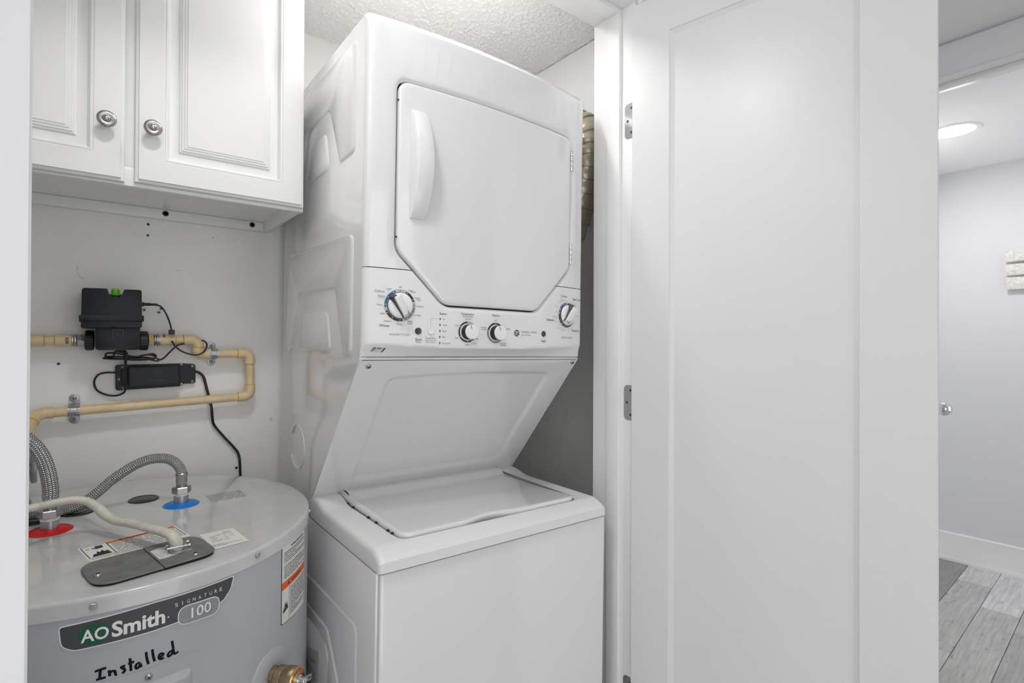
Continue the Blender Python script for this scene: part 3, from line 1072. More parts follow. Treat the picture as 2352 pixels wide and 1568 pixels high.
def big_knob(x, z, ang, dark_side, label):
    mt = fmtx(x, z)
    bm = bmesh.new()
    lathe(bm, [(0.0258, 0.0), (0.0258, 0.0045), (0.0245, 0.0065), (0.0225, 0.0078), (0.016, 0.0088), (0.0, 0.0092)], 48, mt)
    k = bm_obj('cycle_knob', bm, 'knobwhite', UN, 40, label=label)
    bm = bmesh.new()
    lathe(bm, [(0.0260, 0.0002), (0.0268, 0.0002), (0.0268, 0.0022), (0.0260, 0.0030)], 48, mt, cap=False)
    bm_obj('knob_rim', bm, 'darkgrey', k, 40)
    rm = mt @ Matrix.Rotation(math.radians(ang), 4, 'Z')
    bm = bmesh.new()          # raised grip bar along local x
    pl = rpoly([(-0.0225, -0.0085), (0.0235, -0.0085), (0.0235, 0.0085), (-0.0225, 0.0085)], [0.004, 0.002, 0.002, 0.004], 4)
    lv = []
    for d, hz in ((0.0, 0.006), (0.0, 0.019), (0.0012, 0.0215), (0.003, 0.0222)):
        q = offset(pl, d) if d else pl
        lv.append([tuple(rm @ Vector((px_, py_, hz - max(0.0, (px_ - 0.010)) * 0.75))) for px_, py_ in q])
    rings(bm, lv, False, True)
    bm_obj('grip', bm, 'knobwhite', k, 30)
    bm = bmesh.new()          # dark inset along one flank and the rounded end
    s = dark_side
    pl = [(-0.0234, s * 0.0006), (-0.0234, s * 0.0093), (0.0205, s * 0.0093), (0.0235, s * 0.0088), (0.0235, s * 0.0083), (-0.0227, s * 0.0083), (-0.0227, s * 0.0006)]
    lv = [[tuple(rm @ Vector((px_ - (wd_ if px_ < -0.022 else 0), py_ + (s * wd_ if abs(py_) > 0.0086 else 0), hz - max(0.0, (px_ - 0.010)) * 0.75))) for px_, py_ in pl] for hz, wd_ in ((0.006, 0.0042), (0.0198, 0.0))]
    rings(bm, lv, True, True)
    bm_obj('grip_inset', bm, 'darkgrey', k, 0)
    bm = bmesh.new()
    vs = [bm.verts.new(rm @ Vector((a, b, 0.0228 - max(0.0, a - 0.010) * 0.75))) for a, b in ((0.0150, -0.0006 - s * 0.003), (0.0233, -0.0006 - s * 0.003), (0.0233, 0.0006 - s * 0.003), (0.0150, 0.0006 - s * 0.003))]
    bm.faces.new(vs)
    bm_obj('pointer', bm, 'inkblack', k, 0)


big_knob(0.0718, 1.3287, -57, -1, 'white washer dial with a dark-sided grip bar')
big_knob(0.5363, 1.3309, -121, -1, 'white dryer dial with a dark-sided grip bar')


def small_knob(x, z, label):
    mt = fmtx(x, z)
    bm = bmesh.new()
    lathe(bm, [(0.0166, 0.0), (0.0162, 0.016), (0.0158, 0.0175)], 40, mt)
    k = bm_obj('option_knob', bm, 'black', UN, 40, label=label)
    bm = bmesh.new()
    lathe(bm, [(0.0172, 0.0), (0.0176, 0.0008), (0.0172, 0.0016)], 40, mt)
    bm_obj('knob_rim', bm, 'knobwhite', k, 40)
    bm = bmesh.new()
    lathe(bm, [(0.0160, 0.0174), (0.0160, 0.0205), (0.0150, 0.0215), (0.0, 0.0218)], 40, mt)
    bm_obj('knob_cap', bm, 'knobwhite', k, 40)
    bm = bmesh.new()
    rm = mt @ Matrix.Rotation(math.radians(108), 4, 'Z')
    bm.faces.new([bm.verts.new(rm @ Vector(p)) for p in ((0.006, -0.0006, 0.0221), (0.0150, -0.0006, 0.0219), (0.0150, 0.0006, 0.0219), (0.006, 0.0006, 0.0221))])
    bm_obj('pointer', bm, 'inkblack', k, 0)


small_knob(0.2267, 1.2793, 'white temperature knob')
small_knob(0.3011, 1.2790, 'white options knob')
for x, z, m, r, lb in ((0.1111, 1.2780, 'darkgrey', 0.0070, 'round dark start button'), (0.1391, 1.2788, 'knobwhite', 0.0068, 'round white button'), (0.4503, 1.2809, 'darkgrey', 0.0070, 'round dark dryer start button')):
    bm = bmesh.new()
    mt = fmtx(x, z)
    lathe(bm, [(r, -0.001), (r, 0.0012), (r * 0.9, 0.0020), (r * 0.5, 0.0016), (0, 0.0013)], 28, mt)
    b_ = bm_obj('button', bm, m, UN, 40, label=lb)
    bm = bmesh.new()
    lathe(bm, [(r * 1.06, 0.0), (r * 1.22, 0.0), (r * 1.18, 0.0006), (r * 1.06, 0.0006)], 28, mt, cap=False)
    bm_obj('button_rim', bm, 'plastic', b_, 40)
for z in (1.305, 1.2923, 1.2796, 1.2669, 1.2542):
    flat_obj('status_light', [[(0.1590, z - 0.0023), (0.1610, z - 0.0023), (0.1610, z + 0.0023), (0.1590, z + 0.0023)]], 'inkblack', of, UN)
flat_obj('print_line', [[(0.1388, 1.2895), (0.1392, 1.2895), (0.1392, 1.3030), (0.1388, 1.3030)], [(0.1392, 1.3046), (0.1402, 1.3050), (0.1402, 1.3054), (0.1390, 1.3050)], [(0.1388, 1.3030), (0.1392, 1.3030), (0.1394, 1.3044), (0.1390, 1.3048)], [(0.1402, 1.3050), (0.1568, 1.3050), (0.1568, 1.3054), (0.1402, 1.3054)]], 'inkmid', of, UN)
# round script emblem
ex, ez, er = 0.3632, 1.2804, 0.0083
flat_obj('emblem', [circle(ex, ez, er, 28)], 'inkblack', of, UN)
pl = sector(ex, ez, er * 0.90, er * 0.97, 0, 360, 30)
for k in range(4):
    a = 90 * k + 20
    pl += sector(ex + er * 0.70 * math.cos(math.radians(a)), ez + er * 0.70 * math.sin(math.radians(a)), er * 0.16, er * 0.26, a + 60, a + 250, 8)
flat_obj('emblem_mark', pl, 'inkwhite', of2, UN)
text_obj('emblem_letters', 'ge', ex, ez, er * 1.05, 'inkwhite', of2, UN, height=er * 1.0)
# small mirror-like sticker on the lower lip
flat_obj('sticker', [[(0.0182, 1.2345), (0.0430, 1.2330), (0.0478, 1.2418), (0.0222, 1.2438)]], 'chrome', onfront(0.0004), UN)
flat_obj('sticker_print', [[(0.0187, 1.2350), (0.0200, 1.2349), (0.0236, 1.2436), (0.0226, 1.2437)], [(0.0215, 1.2349), (0.0230, 1.2348), (0.0268, 1.2433), (0.0252, 1.2434)], [(0.0290, 1.2347), (0.0318, 1.2344), (0.0345, 1.2424), (0.0322, 1.2426)], [(0.0345, 1.2424), (0.0385, 1.2420), (0.0388, 1.2385), (0.0365, 1.2372)], [(0.0400, 1.2338), (0.0425, 1.2336), (0.0474, 1.2416), (0.0440, 1.2420)]], 'inkblack', onfront(0.0007), UN)

box_obj('seam_shadow_strip', (0.004, WD - 0.004, 0.1044, 0.1075, 1.2165, 1.2242), 'gap', UN, bev=0)

# --- slanted panel between dryer and washer
a0, a1 = Vector((0.1085, 1.2268)), Vector((0.3935, 0.8835))
sl = (a1 - a0).length
sd = (a1 - a0) / sl
sn = Vector((sd.y, -sd.x))              # (y, z) pointing out of the panel, towards the room
if sn.x > 0:
    sn = -sn


def onslant(x, s, h_=0.0):
    p = a0 + sd * s + sn * h_
    return (x, p.x, p.y)


outer_s = rpoly([(0.0, 0.0), (WD, 0.0), (WD, sl), (0.0, sl)], 0.006, 3)
hole_s = rpoly([(0.070, 0.052), (0.18, 0.0435), (0.31, 0.040), (0.43, 0.0415), (0.540, 0.048), (0.534, 0.402), (0.078, 0.408)], [0.03, 0, 0, 0, 0.03, 0.03, 0.03], 6)
bm = fill(outer_s, [hole_s])
L = [[(x, s, z) for x, s in (offset(hole_s, d) if d else hole_s)] for d, z in ((0.0, 0.0), (0.004, -0.0008), (0.013, -0.0052), (0.017, -0.0060))]
b2 = bmesh.new()
rings(b2, L, False, True)
me2 = bpy.data.meshes.new('t'); b2.to_mesh(me2); b2.free(); bm.from_mesh(me2); bpy.data.meshes.remove(me2)
bmesh.ops.remove_doubles(bm, verts=bm.verts, dist=0.0001)
skirt(bm, (0, 0, -0.006))
bm_obj('slanted_panel', bm, 'enamel', UN, 50, fn=lambda x, s, z: onslant(x, s, 0.009 + z))
for x, s in ((0.0222, 0.021), (0.5886, 0.0145)):
    p = onslant(x, s, 0.009)
    screw(p, (0, sn.x, sn.y), 0.0058, UN, 'steel')

# --- washer
bm = bmesh.new()
box(bm, 0.0, WD, 0.012, 0.655, 0.02, 0.828, bev=0.004)
bm_obj('washer_body', bm, 'enamel', UN, 35)
bm = bmesh.new()
pf = rpoly([(0.004, 0.0125), (0.004, 0.0), (WD, 0.0), (WD, 0.0125)], [0, 0.010, 0.010, 0], 6)
lv = []
for z, d in ((0.02, 0.0), (0.8235, 0.0), (0.8265, 0.0012), (0.8278, 0.004)):
    lv.append([(x, max(y + (d if y < 0.011 else 0), y), z) for x, y in pf])
rings(bm, lv, True, True)
bm_obj('washer_front', bm, 'enamel', UN, 35)
emboss('side_emboss', [(0.094, 0.10), (0.094, 0.698), (0.602, 0.690), (0.602, 0.10)], 0.022, 0.0032, 0.0055)
emboss('side_emboss', [(0.175, 0.14), (0.182, 0.545), (0.252, 0.628), (0.580, 0.628), (0.580, 0.14)], 0.03, 0.0032, 0.0055, xs=-0.0032)
# top frame with the lid opening
FZ = 0.870
hole_t = rpoly([(0.060, 0.0345), (0.541, 0.0345), (0.541, 0.402), (0.060, 0.402)], [0.024, 0.024, 0.004, 0.004], 6)
outer_t = rpoly([(0.0, -0.004), (WD, -0.004), (WD, 0.402), (0.0, 0.402)], [0.010, 0.010, 0.001, 0.001], 5)
bm = fill(outer_t, [hole_t])
cuts(bm, [0.0015, 0.004, 0.007, 0.011, 0.016, WD - 0.016, WD - 0.011, WD - 0.007, WD - 0.004, WD - 0.0015], [-0.0035, -0.002, 0.002, 0.006, 0.011, 0.017, 0.023, 0.029, 0.034, 0.29, 0.30, 0.31, 0.32, 0.33, 0.34, 0.35, 0.36, 0.37])


def ztop(x, y):
    z = FZ
    t = max(0.0, 0.036 - y)
    z -= 0.0185 * (t / 0.040) ** 1.35
    if t > 0.036:
        z -= 0.0015
    u = min(1.0, max(0.0, (y - 0.295) / 0.075))
    z += 0.013 * u * u * (3 - 2 * u)
    R = 0.012
    d = min(x, WD - x)
    if d < R:
        z -= R - math.sqrt(max(0.0, R * R - (R - max(0, d)) ** 2))
    return z


inner = [e for e in bm.edges if e.is_boundary and all(0.05 < v.co.x < 0.55 and v.co.y > 0.02 for v in e.verts)]
out_e = [e for e in bm.edges if e.is_boundary and e not in inner]
for v in bm.verts:
    v.co.z = ztop(v.co.x, v.co.y)
r = bmesh.ops.extrude_edge_only(bm, edges=out_e)
for v in r['geom']:
    if isinstance(v, bmesh.types.BMVert):
        v.co.z = 0.8305
r = bmesh.ops.extrude_edge_only(bm, edges=inner)
for v in r['geom']:
    if isinstance(v, bmesh.types.BMVert):
        v.co.z -= 0.022
bm_obj('washer_top', bm, 'plastic', UN, 45)
box_obj('lid_well', (0.05, 0.551, 0.03, 0.41, 0.8295, 0.850), 'gap', UN, bev=0)


# lid with a finger wave along its front edge
def wave(x):
    t = (x - 0.20) / 0.165
    if t < 0 or t > 1:
        return 0.0
    return math.sin(math.pi * t) ** 2


fx = [0.0635 + 0.024, *[0.10 + i * 0.4 / 40 for i in range(41)], 0.5375 - 0.022]
front = [(x, 0.0385 + 0.014 * wave(x)) for x in fx]
arcl = [(0.0635 + 0.024 - 0.024 * math.sin(a), 0.0385 + 0.024 - 0.024 * math.cos(a)) for a in [math.pi / 2 * k / 6 for k in range(6, 0, -1)]]
arcr = [(0.5375 - 0.022 + 0.022 * math.sin(a), 0.0385 + 0.022 - 0.022 * math.cos(a)) for a in [math.pi / 2 * k / 6 for k in range(1, 7)]]
lid_pl = arcl + front + arcr + [(0.5375, 0.335), (0.5375, 0.400), (0.0635, 0.400), (0.0635, 0.335)]
bm = bmesh.new()


def zl(x, y):
    u = min(1.0, max(0.0, (y - 0.318) / 0.035))
    return 0.012 * u * u * (3 - 2 * u) - 0.0035 * math.exp(-((y - 0.20) / 0.09) ** 2)


L = []
for d, dz in ((0.0015, -0.008), (0.0005, -0.0035), (0.0, 0.004), (0.0012, 0.0065), (0.004, 0.0082), (0.009, 0.0086)):
    L.append([(x, y, FZ + dz + zl(x, y) - (0.0 if dz > 0 else 0.0)) for x, y in (offset(lid_pl, d) if d else lid_pl)])
rings(bm, L, False, False)
bm2 = fill(offset(lid_pl, 0.009), [])
cuts(bm2, [0.06 * k for k in range(2, 9)], [0.06 + 0.03 * k for k in range(9)] + [0.318, 0.325, 0.332, 0.34, 0.347, 0.354])
for v in bm2.verts:
    v.co.z = FZ + 0.0086 + zl(v.co.x, v.co.y)
me2 = bpy.data.meshes.new('t'); bm2.to_mesh(me2); bm2.free(); bm.from_mesh(me2); bpy.data.meshes.remove(me2)
bmesh.ops.remove_doubles(bm, verts=bm.verts, dist=0.0002)
lid = bm_obj('washer_lid', bm, 'enamel', UN, 50)
for y in (0.318, 0.286, 0.196, 0.155, 0.096, 0.076):
    box_obj('lid_bumper', (0.0585, 0.0655, y - 0.0025, y + 0.0025, FZ - 0.001, FZ + 0.0035), 'black', lid, bev=0.0008)

# ------------------------------------------------------------------ wall cabinet
CB = thing('wall_cabinet', 'white wall cabinet with raised panel doors above the water heater', 'cabinet')
CX0, CX1, CY, CZ0, CZ1 = -0.405, 0.3905, 1.316, 1.5655, 2.186
bm = bmesh.new()
box(bm, CX0, CX0 + 0.016, CY + 0.019, YB, CZ0 + 0.003, CZ1)
box(bm, CX1 - 0.017, CX1, CY + 0.019, YB, CZ0 + 0.003, CZ1, bev=0.001)
box(bm, CX0 + 0.016, CX1 - 0.017, CY + 0.019, YB - 0.001, 1.594, 1.606)
box(bm, CX0 + 0.016, CX1 - 0.017, CY + 0.019, YB - 0.001, CZ1 - 0.016, CZ1)
bm_obj('carcass', bm, 'trim', CB, 30)
bm = bmesh.new()
box(bm, CX0, CX1, CY, CY + 0.019, CZ0, 1.604, bev=0.001)
box(bm, CX0, CX1, CY, CY + 0.019, CZ1 - 0.038, CZ1, bev=0.001)
for a, b in ((CX0, CX0 + 0.038), (0.032, 0.070), (CX1 - 0.038, CX1)):
    box(bm, a, b, CY, CY + 0.019, 1.604, CZ1 - 0.038, bev=0.001)
bm_obj('face_frame', bm, 'trim', CB, 30)
box_obj('hanging_rail', (CX0 + 0.016, CX1 - 0.017, 1.630, YB - 0.001, 1.569, 1.5935), 'trim', CB, bev=0.001)
for x in (0.1395, 0.3447):
    lathe_obj('screw_hole', [(0.0072, 0), (0.0068, 0.0008), (0.004, 0.0005), (0.0035, -0.002), (0, -0.002)], 'hole', (x, 1.630, 1.584), (0, -1, 0), CB, 16)
for x in (0.2908, -0.0004):
    lathe_obj('nail_hole', [(0.0025, 0), (0, 0.0002)], 'hole', (x, 1.45, 1.5939), (0, 0, -1), CB, 10)


def raised_door(x0, x1, z0, z1, yf, knob):
    """raised panel door; rings of a moulded profile from the edge to the field"""
    prof = [(0.0, 0.019), (0.0, 0.0065), (0.0008, 0.0052), (0.0050, 0.0046), (0.0058, 0.0030), (0.0062, 0.0), (0.0480, 0.0), (0.0488, 0.0012), (0.0505, 0.0014), (0.0512, 0.0004), (0.0535, 0.0008), (0.0585, 0.0075), (0.0600, 0.0080),
            (0.0745, 0.0085), (0.0752, 0.0062), (0.0768, 0.0052), (0.0790, 0.0050), (0.0800, 0.0030), (0.0840, 0.0026), (0.0850, 0.0012), (0.0885, 0.0008), (0.0895, -0.0004), (0.0945, -0.0006)]
    bm = bmesh.new()
    rings(bm, [[(x0 + d, yf + y, z0 + d), (x1 - d, yf + y, z0 + d), (x1 - d, yf + y, z1 - d), (x0 + d, yf + y, z1 - d)] for d, y in prof], True, True)
    o = bm_obj('cabinet_door', bm, 'cabdoor', CB, 18)
    kx, kz_ = knob
    kn = lathe_obj('knob', [(0.0075, 0.0), (0.0075, 0.002), (0.0050, 0.005), (0.0048, 0.014), (0.0085, 0.0185), (0.0148, 0.0205), (0.0160, 0.0222), (0.0152, 0.0243), (0.0118, 0.0258), (0.0104, 0.0262), (0.0088, 0.0255), (0.0072, 0.0253), (0.0066, 0.0268), (0.0045, 0.0292), (0.0, 0.0302)], 'nickel', (kx, yf, kz_), (0, -1, 0), o, 40, 50)
    bm = bmesh.new()
    for k in range(34):
        a = 2 * math.pi * k / 34
        mt = Matrix.Translation((kx + 0.0096 * math.cos(a), yf - 0.0258, kz_ + 0.0096 * math.sin(a))) @ Matrix.Rotation(-a - 0.7, 4, 'Y')
        box(bm, -0.0021, 0.0021, -0.0016, 0.0006, -0.0006, 0.0006, bev=0.0004, seg=1)
        bmesh.ops.transform(bm, matrix=mt, verts=[v for v in bm.verts if not v.tag])
        for v in bm.verts:
            v.tag = True
    ob = bm_obj('rope_ring', bm, 'nickel', kn, 40)
    ob.parent = o
    return o


M['cabdoor'] = mat('cabinet_white', (0.77, 0.77, 0.76), 0.45, bump=0.03, bscale=120)
raised_door(0.0593, 0.3867, 1.5725, 2.160, 1.297, (0.0872, 1.6790))
raised_door(-0.371, 0.0423, 1.5690, 2.160, 1.297, (0.0134, 1.6775))

# ------------------------------------------------------------------ cream water pipes on the back wall
YP = 1.615
PI_ = thing('water_pipe', 'cream plastic water pipe looping along the closet back wall', 'pipe', (0, 0, 0))
R0, R1 = 0.0111, 0.0137


def pipe(name, p0, p1, r, m='cream', seg=20, lip=0.0008):
    p0, p1 = Vector(p0), Vector(p1)
    L_ = (p1 - p0).length
    return lathe_obj(name, [(r - lip, 0), (r, lip), (r, L_ - lip), (r - lip, L_)], m, p0, p1 - p0, PI_, seg, 40)


def elbow(name, a, c, b, r=R1, k=0.45):
    """moulded elbow from a to b round the corner c"""
    a, b, c = Vector(a), Vector(b), Vector(c)
    p, q = c.lerp(a, 0.62), c.lerp(b, 0.62)
    path = [a.lerp(p, t / 3) for t in range(3)]
    for i in range(11):
        t = i / 10
        path.append(p * (1 - t) ** 2 + c * 2 * t * (1 - t) + q * t * t)
    path += [q.lerp(b, t / 3) for t in range(1, 4)]
    return tube(name, None, r, 'cream', PI_, 20, path=path)


def collar(p, d, r=R0 * 1.06):
    d = Vector(d).normalized()
    return lathe_obj('cement_ring', [(r, -0.0012), (r + 0.0006, 0), (r, 0.0012)], 'glue', p, d, PI_, 20)


pipe('coupling', (-0.175, YP, 1.2545), (-0.0930, YP, 1.2550), R1)
pipe('pipe', (-0.0935, YP, 1.2550), (-0.0725, YP, 1.2552), R0)
pipe('adapter', (-0.0736, YP, 1.2552), (-0.0445, YP, 1.2554), R1 + 0.0004)
for q in ((-0.0925, YP, 1.2550), (-0.0742, YP, 1.2552)):
    collar(q, (1, 0, 0))
pipe('ring_nut', (-0.0445, YP, 1.2554), (-0.0405, YP, 1.2554), 0.0142, 'steel')
pipe('ring_nut', (-0.0400, YP, 1.2554), (-0.0350, YP, 1.2554), 0.0118, 'steel')
pipe('ring_nut', (-0.0395, YP, 1.2554), (-0.0355, YP, 1.2554), 0.0150, 'steel')
pipe('hex_nut', (-0.0345, YP, 1.2554), (-0.0205, YP, 1.2556), 0.0160, 'steel', 6)
pipe('hex_nut', (0.1040, YP, 1.2577), (0.1160, YP, 1.2578), 0.0152, 'goldbrass', 6)
pipe('ring_nut', (0.1162, YP, 1.2578), (0.1190, YP, 1.2578), 0.0150, 'steel')
pipe('ring_nut', (0.1195, YP, 1.2578), (0.1235, YP, 1.2578), 0.0118, 'steel')
pipe('ring_nut', (0.1215, YP, 1.2578), (0.1248, YP, 1.2579), 0.0155, 'steel')
pipe('ring_nut', (0.1250, YP, 1.2579), (0.1290, YP, 1.2579), 0.0138, 'steel')
pipe('adapter', (0.1285, YP, 1.2579), (0.1610, YP, 1.2582), R1 + 0.0004)
pipe('pipe', (0.1605, YP, 1.2582), (0.1800, YP, 1.2584), R0)
collar((0.1616, YP, 1.2582), (1, 0, 0)); collar((0.1792, YP, 1.2584), (1, 0, 0))
elbow('elbow', (0.1800, YP, 1.2584), (0.2130, YP, 1.2586), (0.2130, YP + 0.001, 1.2330))
collar((0.2130, YP, 1.2395), (0, 0, 1), R1 * 0.98)
elbow('elbow', (0.2130, YP, 1.2385), (0.2100, YP + 0.002, 1.2220), (0.2420, YP, 1.2221))
pipe('pipe', (0.2400, YP, 1.2221), (0.3080, YP, 1.2218), R0)
elbow('elbow', (0.3070, YP, 1.2218), (0.3380, YP, 1.2217), (0.3380, YP, 1.1935), R1)
collar((0.3066, YP, 1.2218), (1, 0, 0)); collar((0.3380, YP, 1.1930), (0, 0, 1))
pipe('pipe', (0.3380, YP, 1.1945), (0.3384, YP, 1.1345), R0)
elbow('elbow', (0.3384, YP, 1.1355), (0.3386, YP, 1.1040), (0.3085, YP, 1.1030), R1)
collar((0.3384, YP, 1.1358), (0, 0, 1)); collar((0.3080, YP, 1.1030), (1, 0, 0))
pipe('pipe', (0.3095, YP, 1.1030), (-0.0760, YP, 1.0890), R0)
elbow('elbow', (-0.0754, YP, 1.0890), (-0.1050, YP, 1.0885), (-0.1120, YP - 0.030, 1.0720), R1)
collar((-0.1123, YP - 0.031, 1.0715), (-0.1, -0.9, -0.45), R1)
pipe('pipe', (-0.1120, YP - 0.030, 1.0720), (-0.1270, 1.40, 0.985), R0 + 0.001)
# barcode stickers on the adapters
for x, z0, z1, th0 in ((-0.0555, 0, 0, -2.35), (0.1330, 0, 0, -1.35)):
    polys = []
    for k, (a, b) in enumerate(((0.0, 0.10), (0.16, 0.2), (0.25, 0.36), (0.42, 0.45), (0.5, 0.62), (0.70, 0.74), (0.8, 0.95))):
        polys.append([(x, th0 + a), (x + 0.0062, th0 + a), (x + 0.0062, th0 + b), (x, th0 + b)])
    rr = R1 + 0.0008
    zc = 1.2553 if x < 0 else 1.2580
    flat_obj('barcode', polys, 'inkblack', lambda u, t, zc=zc, rr=rr: (u, YP - rr * math.cos(t + 1.57 + 0.25), zc - rr * math.sin(t + 1.57 + 0.25) * -1), PI_)


def strap(label, x, zp, ztop_, zbot, w=0.0205, tilt=0.0):
    t = thing('pipe_strap', label, 'pipe strap', (x, YB, zp), (0, tilt, 0), 'galvanised straps holding the cream pipe')
    bm = bmesh.new()
    path = [(-0.0012, ztop_ - zp), (-0.0012, R0 + 0.004)]
    cy = YP - YB
    for k in range(13):
        a = math.radians(90 + k * 15)
        path.append((cy + (R0 + 0.0012) * math.cos(a), (R0 + 0.0012) * math.sin(a)))
    path += [(-0.0012, -R0 - 0.004), (-0.0012, zbot - zp)]
    nrm = 0.0013
    for sx in (1,):
        lp = []
        for y, z in path:
            lp.append([(-w / 2, y - nrm, z), (w / 2, y - nrm, z), (w / 2, y + nrm * 0.4, z), (-w / 2, y + nrm * 0.4, z)])
        rings(bm, lp, True, True)
    bm_obj('band', bm, 'galv', t, 35)
    for z, s in ((ztop_ - zp, 1), (zbot - zp, -1)):
        lathe_obj('tab', [(w / 2, 0), (w / 2, 0.0026), (w / 2 - 0.001, 0.0030), (0, 0.0030)], 'galv', (0, 0, z), (0, -1, 0), t, 24)
        screw((0, -0.0030, z), (0, -1, 0), 0.0046, t, 'steel')
    for sx in (-1, 1):
        box_obj('rib', (sx * w * 0.32 - 0.0008, sx * w * 0.32 + 0.0008, cy - R0 - 0.0036, cy - R0 - 0.0020, -0.009, 0.009), 'galv', t, bev=0.0004)
    return t


strap('galvanised strap on the short upper cream pipe right of the black valve box', 0.2478, 1.2220, 1.2435, 1.1996)
strap('galvanised strap on the long lower cream pipe beside the left door', -0.0390, 1.0903, 1.1175, 1.0665)

# ------------------------------------------------------------------ black water shutoff box in the upper pipe
DV = thing('water_shutoff_monitor', 'black plastic water shutoff box with green knob mounted on cream pipe', 'valve box', (0.0295, YP, 1.2565))


def dv(x, z):
    return x - 0.0295, z - 1.2565


def prism_dv(name, poly_xz, y0, y1, m, parent, bev=0.002, seg=2):
    p = [dv(x, z) for x, z in poly_xz]
    bm = bmesh.new()
    rings(bm, [[(x, y0, z) for x, z in p], [(x, y1, z) for x, z in p]], True, True)
    if bev:
        bmesh.ops.bevel(bm, geom=[e for e in bm.edges if abs(e.verts[0].co.y - e.verts[1].co.y) < 1e-6], offset=bev, segments=seg, profile=0.5, affect='EDGES', clamp_overlap=True)
    return bm_obj(name, bm, m, parent, 40)


top = rpoly([(-0.0265, 1.284), (0.0860, 1.287), (0.0848, 1.3755), (0.0510, 1.3745), (0.0480, 1.3560), (0.0240, 1.3555), (0.0205, 1.3745), (-0.0255, 1.3730)], [0.002, 0.002, 0.005, 0.004, 0.007, 0.007, 0.004, 0.006], 4)
prism_dv('housing', top, -0.085, 0.020, 'device', DV, 0.006, 3)
prism_dv('housing_rim', rpoly([(-0.0300, 1.2985), (0.0895, 1.3010), (0.0893, 1.3150), (-0.0302, 1.3120)], 0.0015, 2), -0.089, 0.022, 'device', DV, 0.002)
low = rpoly([(-0.001, 1.2330), (0.0830, 1.2335), (0.0830, 1.290), (-0.001, 1.290)], [0.008, 0.008, 0.001, 0.001], 4)
prism_dv('valve_body', low, -0.070, 0.016, 'device', DV, 0.006, 3)
for a, b in ((-0.0212, -0.0022), (0.0838, 0.1040)):
    xa, xb = a - 0.0295, b - 0.0295
    lathe_obj('union_nut', [(0.012, 0), (0.0215, 0.0005), (0.0235, 0.003), (0.0235, xb - xa - 0.003), (0.0215, xb - xa - 0.0005), (0.012, xb - xa)], 'black', (xa, 0, -0.0008), (1, 0, 0), DV, 28, 30)
    bm = bmesh.new()
    for k in range(14):
        an = 2 * math.pi * k / 14
        c_, s_ = math.cos(an), math.sin(an)
        vs = [bm.verts.new((x, (0.0232 + h_) * c_ - w_ * s_, -0.0008 + (0.0232 + h_) * s_ + w_ * c_)) for x, h_, w_ in ((xa + 0.004, 0, -0.0016), (xa + 0.004, 0.001, 0), (xa + 0.004, 0, 0.0016), (xb - 0.004, 0, -0.0016), (xb - 0.004, 0.001, 0), (xb - 0.004, 0, 0.0016))]
        bm.faces.new((vs[0], vs[1], vs[4], vs[3])); bm.faces.new((vs[1], vs[2], vs[5], vs[4]))
    bm_obj('union_ribs', bm, 'black', DV, 0, 'stuff')
lt = [dv(x, z) for x, z in ((0.0305, 1.2575), (0.0325, 1.2575), (0.0325, 1.2795), (0.0490, 1.2795), (0.0490, 1.2575), (0.0510, 1.2575), (0.0510, 1.2820), (0.0305, 1.2820))]
bm = bmesh.new()
rings(bm, [[(x, -0.0690, z) for x, z in lt], [(x, -0.0712, z) for x, z in lt]], True, True)
bm_obj('latch', bm, 'black', DV, 0)
box_obj('latch_slot', (0.0285 - 0.0295, 0.053 - 0.0295, -0.0862, -0.080, 1.2850 - 1.2565, 1.2895 - 1.2565), 'device', DV, bev=0.0008)
bm = bmesh.new()
bm.faces.new([bm.verts.new((x - 0.0295, -0.0703, z - 1.2565)) for x, z in ((0.0370, 1.2680), (0.0450, 1.2680), (0.0410, 1.2735))])
bm_obj('arrow', bm, 'black', DV, 0)
lathe_obj('dial_collar', [(0.0118, 0), (0.0118, 0.004), (0.0105, 0.006)], 'black', (0.0358 - 0.0295, -0.055, 1.355 - 1.2565), (0, 0, 1), DV, 24)
lathe_obj('green_knob', [(0.0120, 0.006), (0.0126, 0.008), (0.0112, 0.0095), (0.0082, 0.011), (0.0076, 0.0205), (0.0066, 0.0215), (0, 0.0216)], 'green', (0.0358 - 0.0295, -0.055, 1.355 - 1.2565), (0, 0, 1), DV, 28, 40, 'bright green knob')
lathe_obj('cable_gland', [(0.0052, 0), (0.0052, 0.007), (0.0036, 0.008), (0.0036, 0.020), (0.0026, 0.022), (0.0026, 0.034)], 'black', (0.0858 - 0.0295, -0.020, 1.3455 - 1.2565), (1, 0, 0.02), DV, 16)
bm = bmesh.new()
for k in range(5):
    lathe(bm, [(0.0022, 0), (0.0034, 0.0004), (0.0034, 0.0012), (0.0022, 0.0016)], 12, axis_mtx((0.0858 - 0.0295 + 0.023 + 0.0027 * k, -0.020, 1.3458 - 1.2565), (1, 0, 0)))
bm_obj('strain_relief', bm, 'black', DV, 40, 'stuff')
tube('lead', [(0.0858 - 0.0295 + 0.030, -0.020, 0.0890), (0.0985, -0.018, 0.0855), (0.1090, -0.016, 0.0700), (0.1175, -0.014, 0.0480), (0.1215, -0.013, 0.0310), (0.1222, -0.016, 0.0180)], 0.0020, 'cable', DV, 8)
box_obj('plug', (0.1222 - 0.0062, 0.1222 + 0.0062, -0.024, -0.010, 0.0155, 0.0275), 'black', DV, bev=0.001)

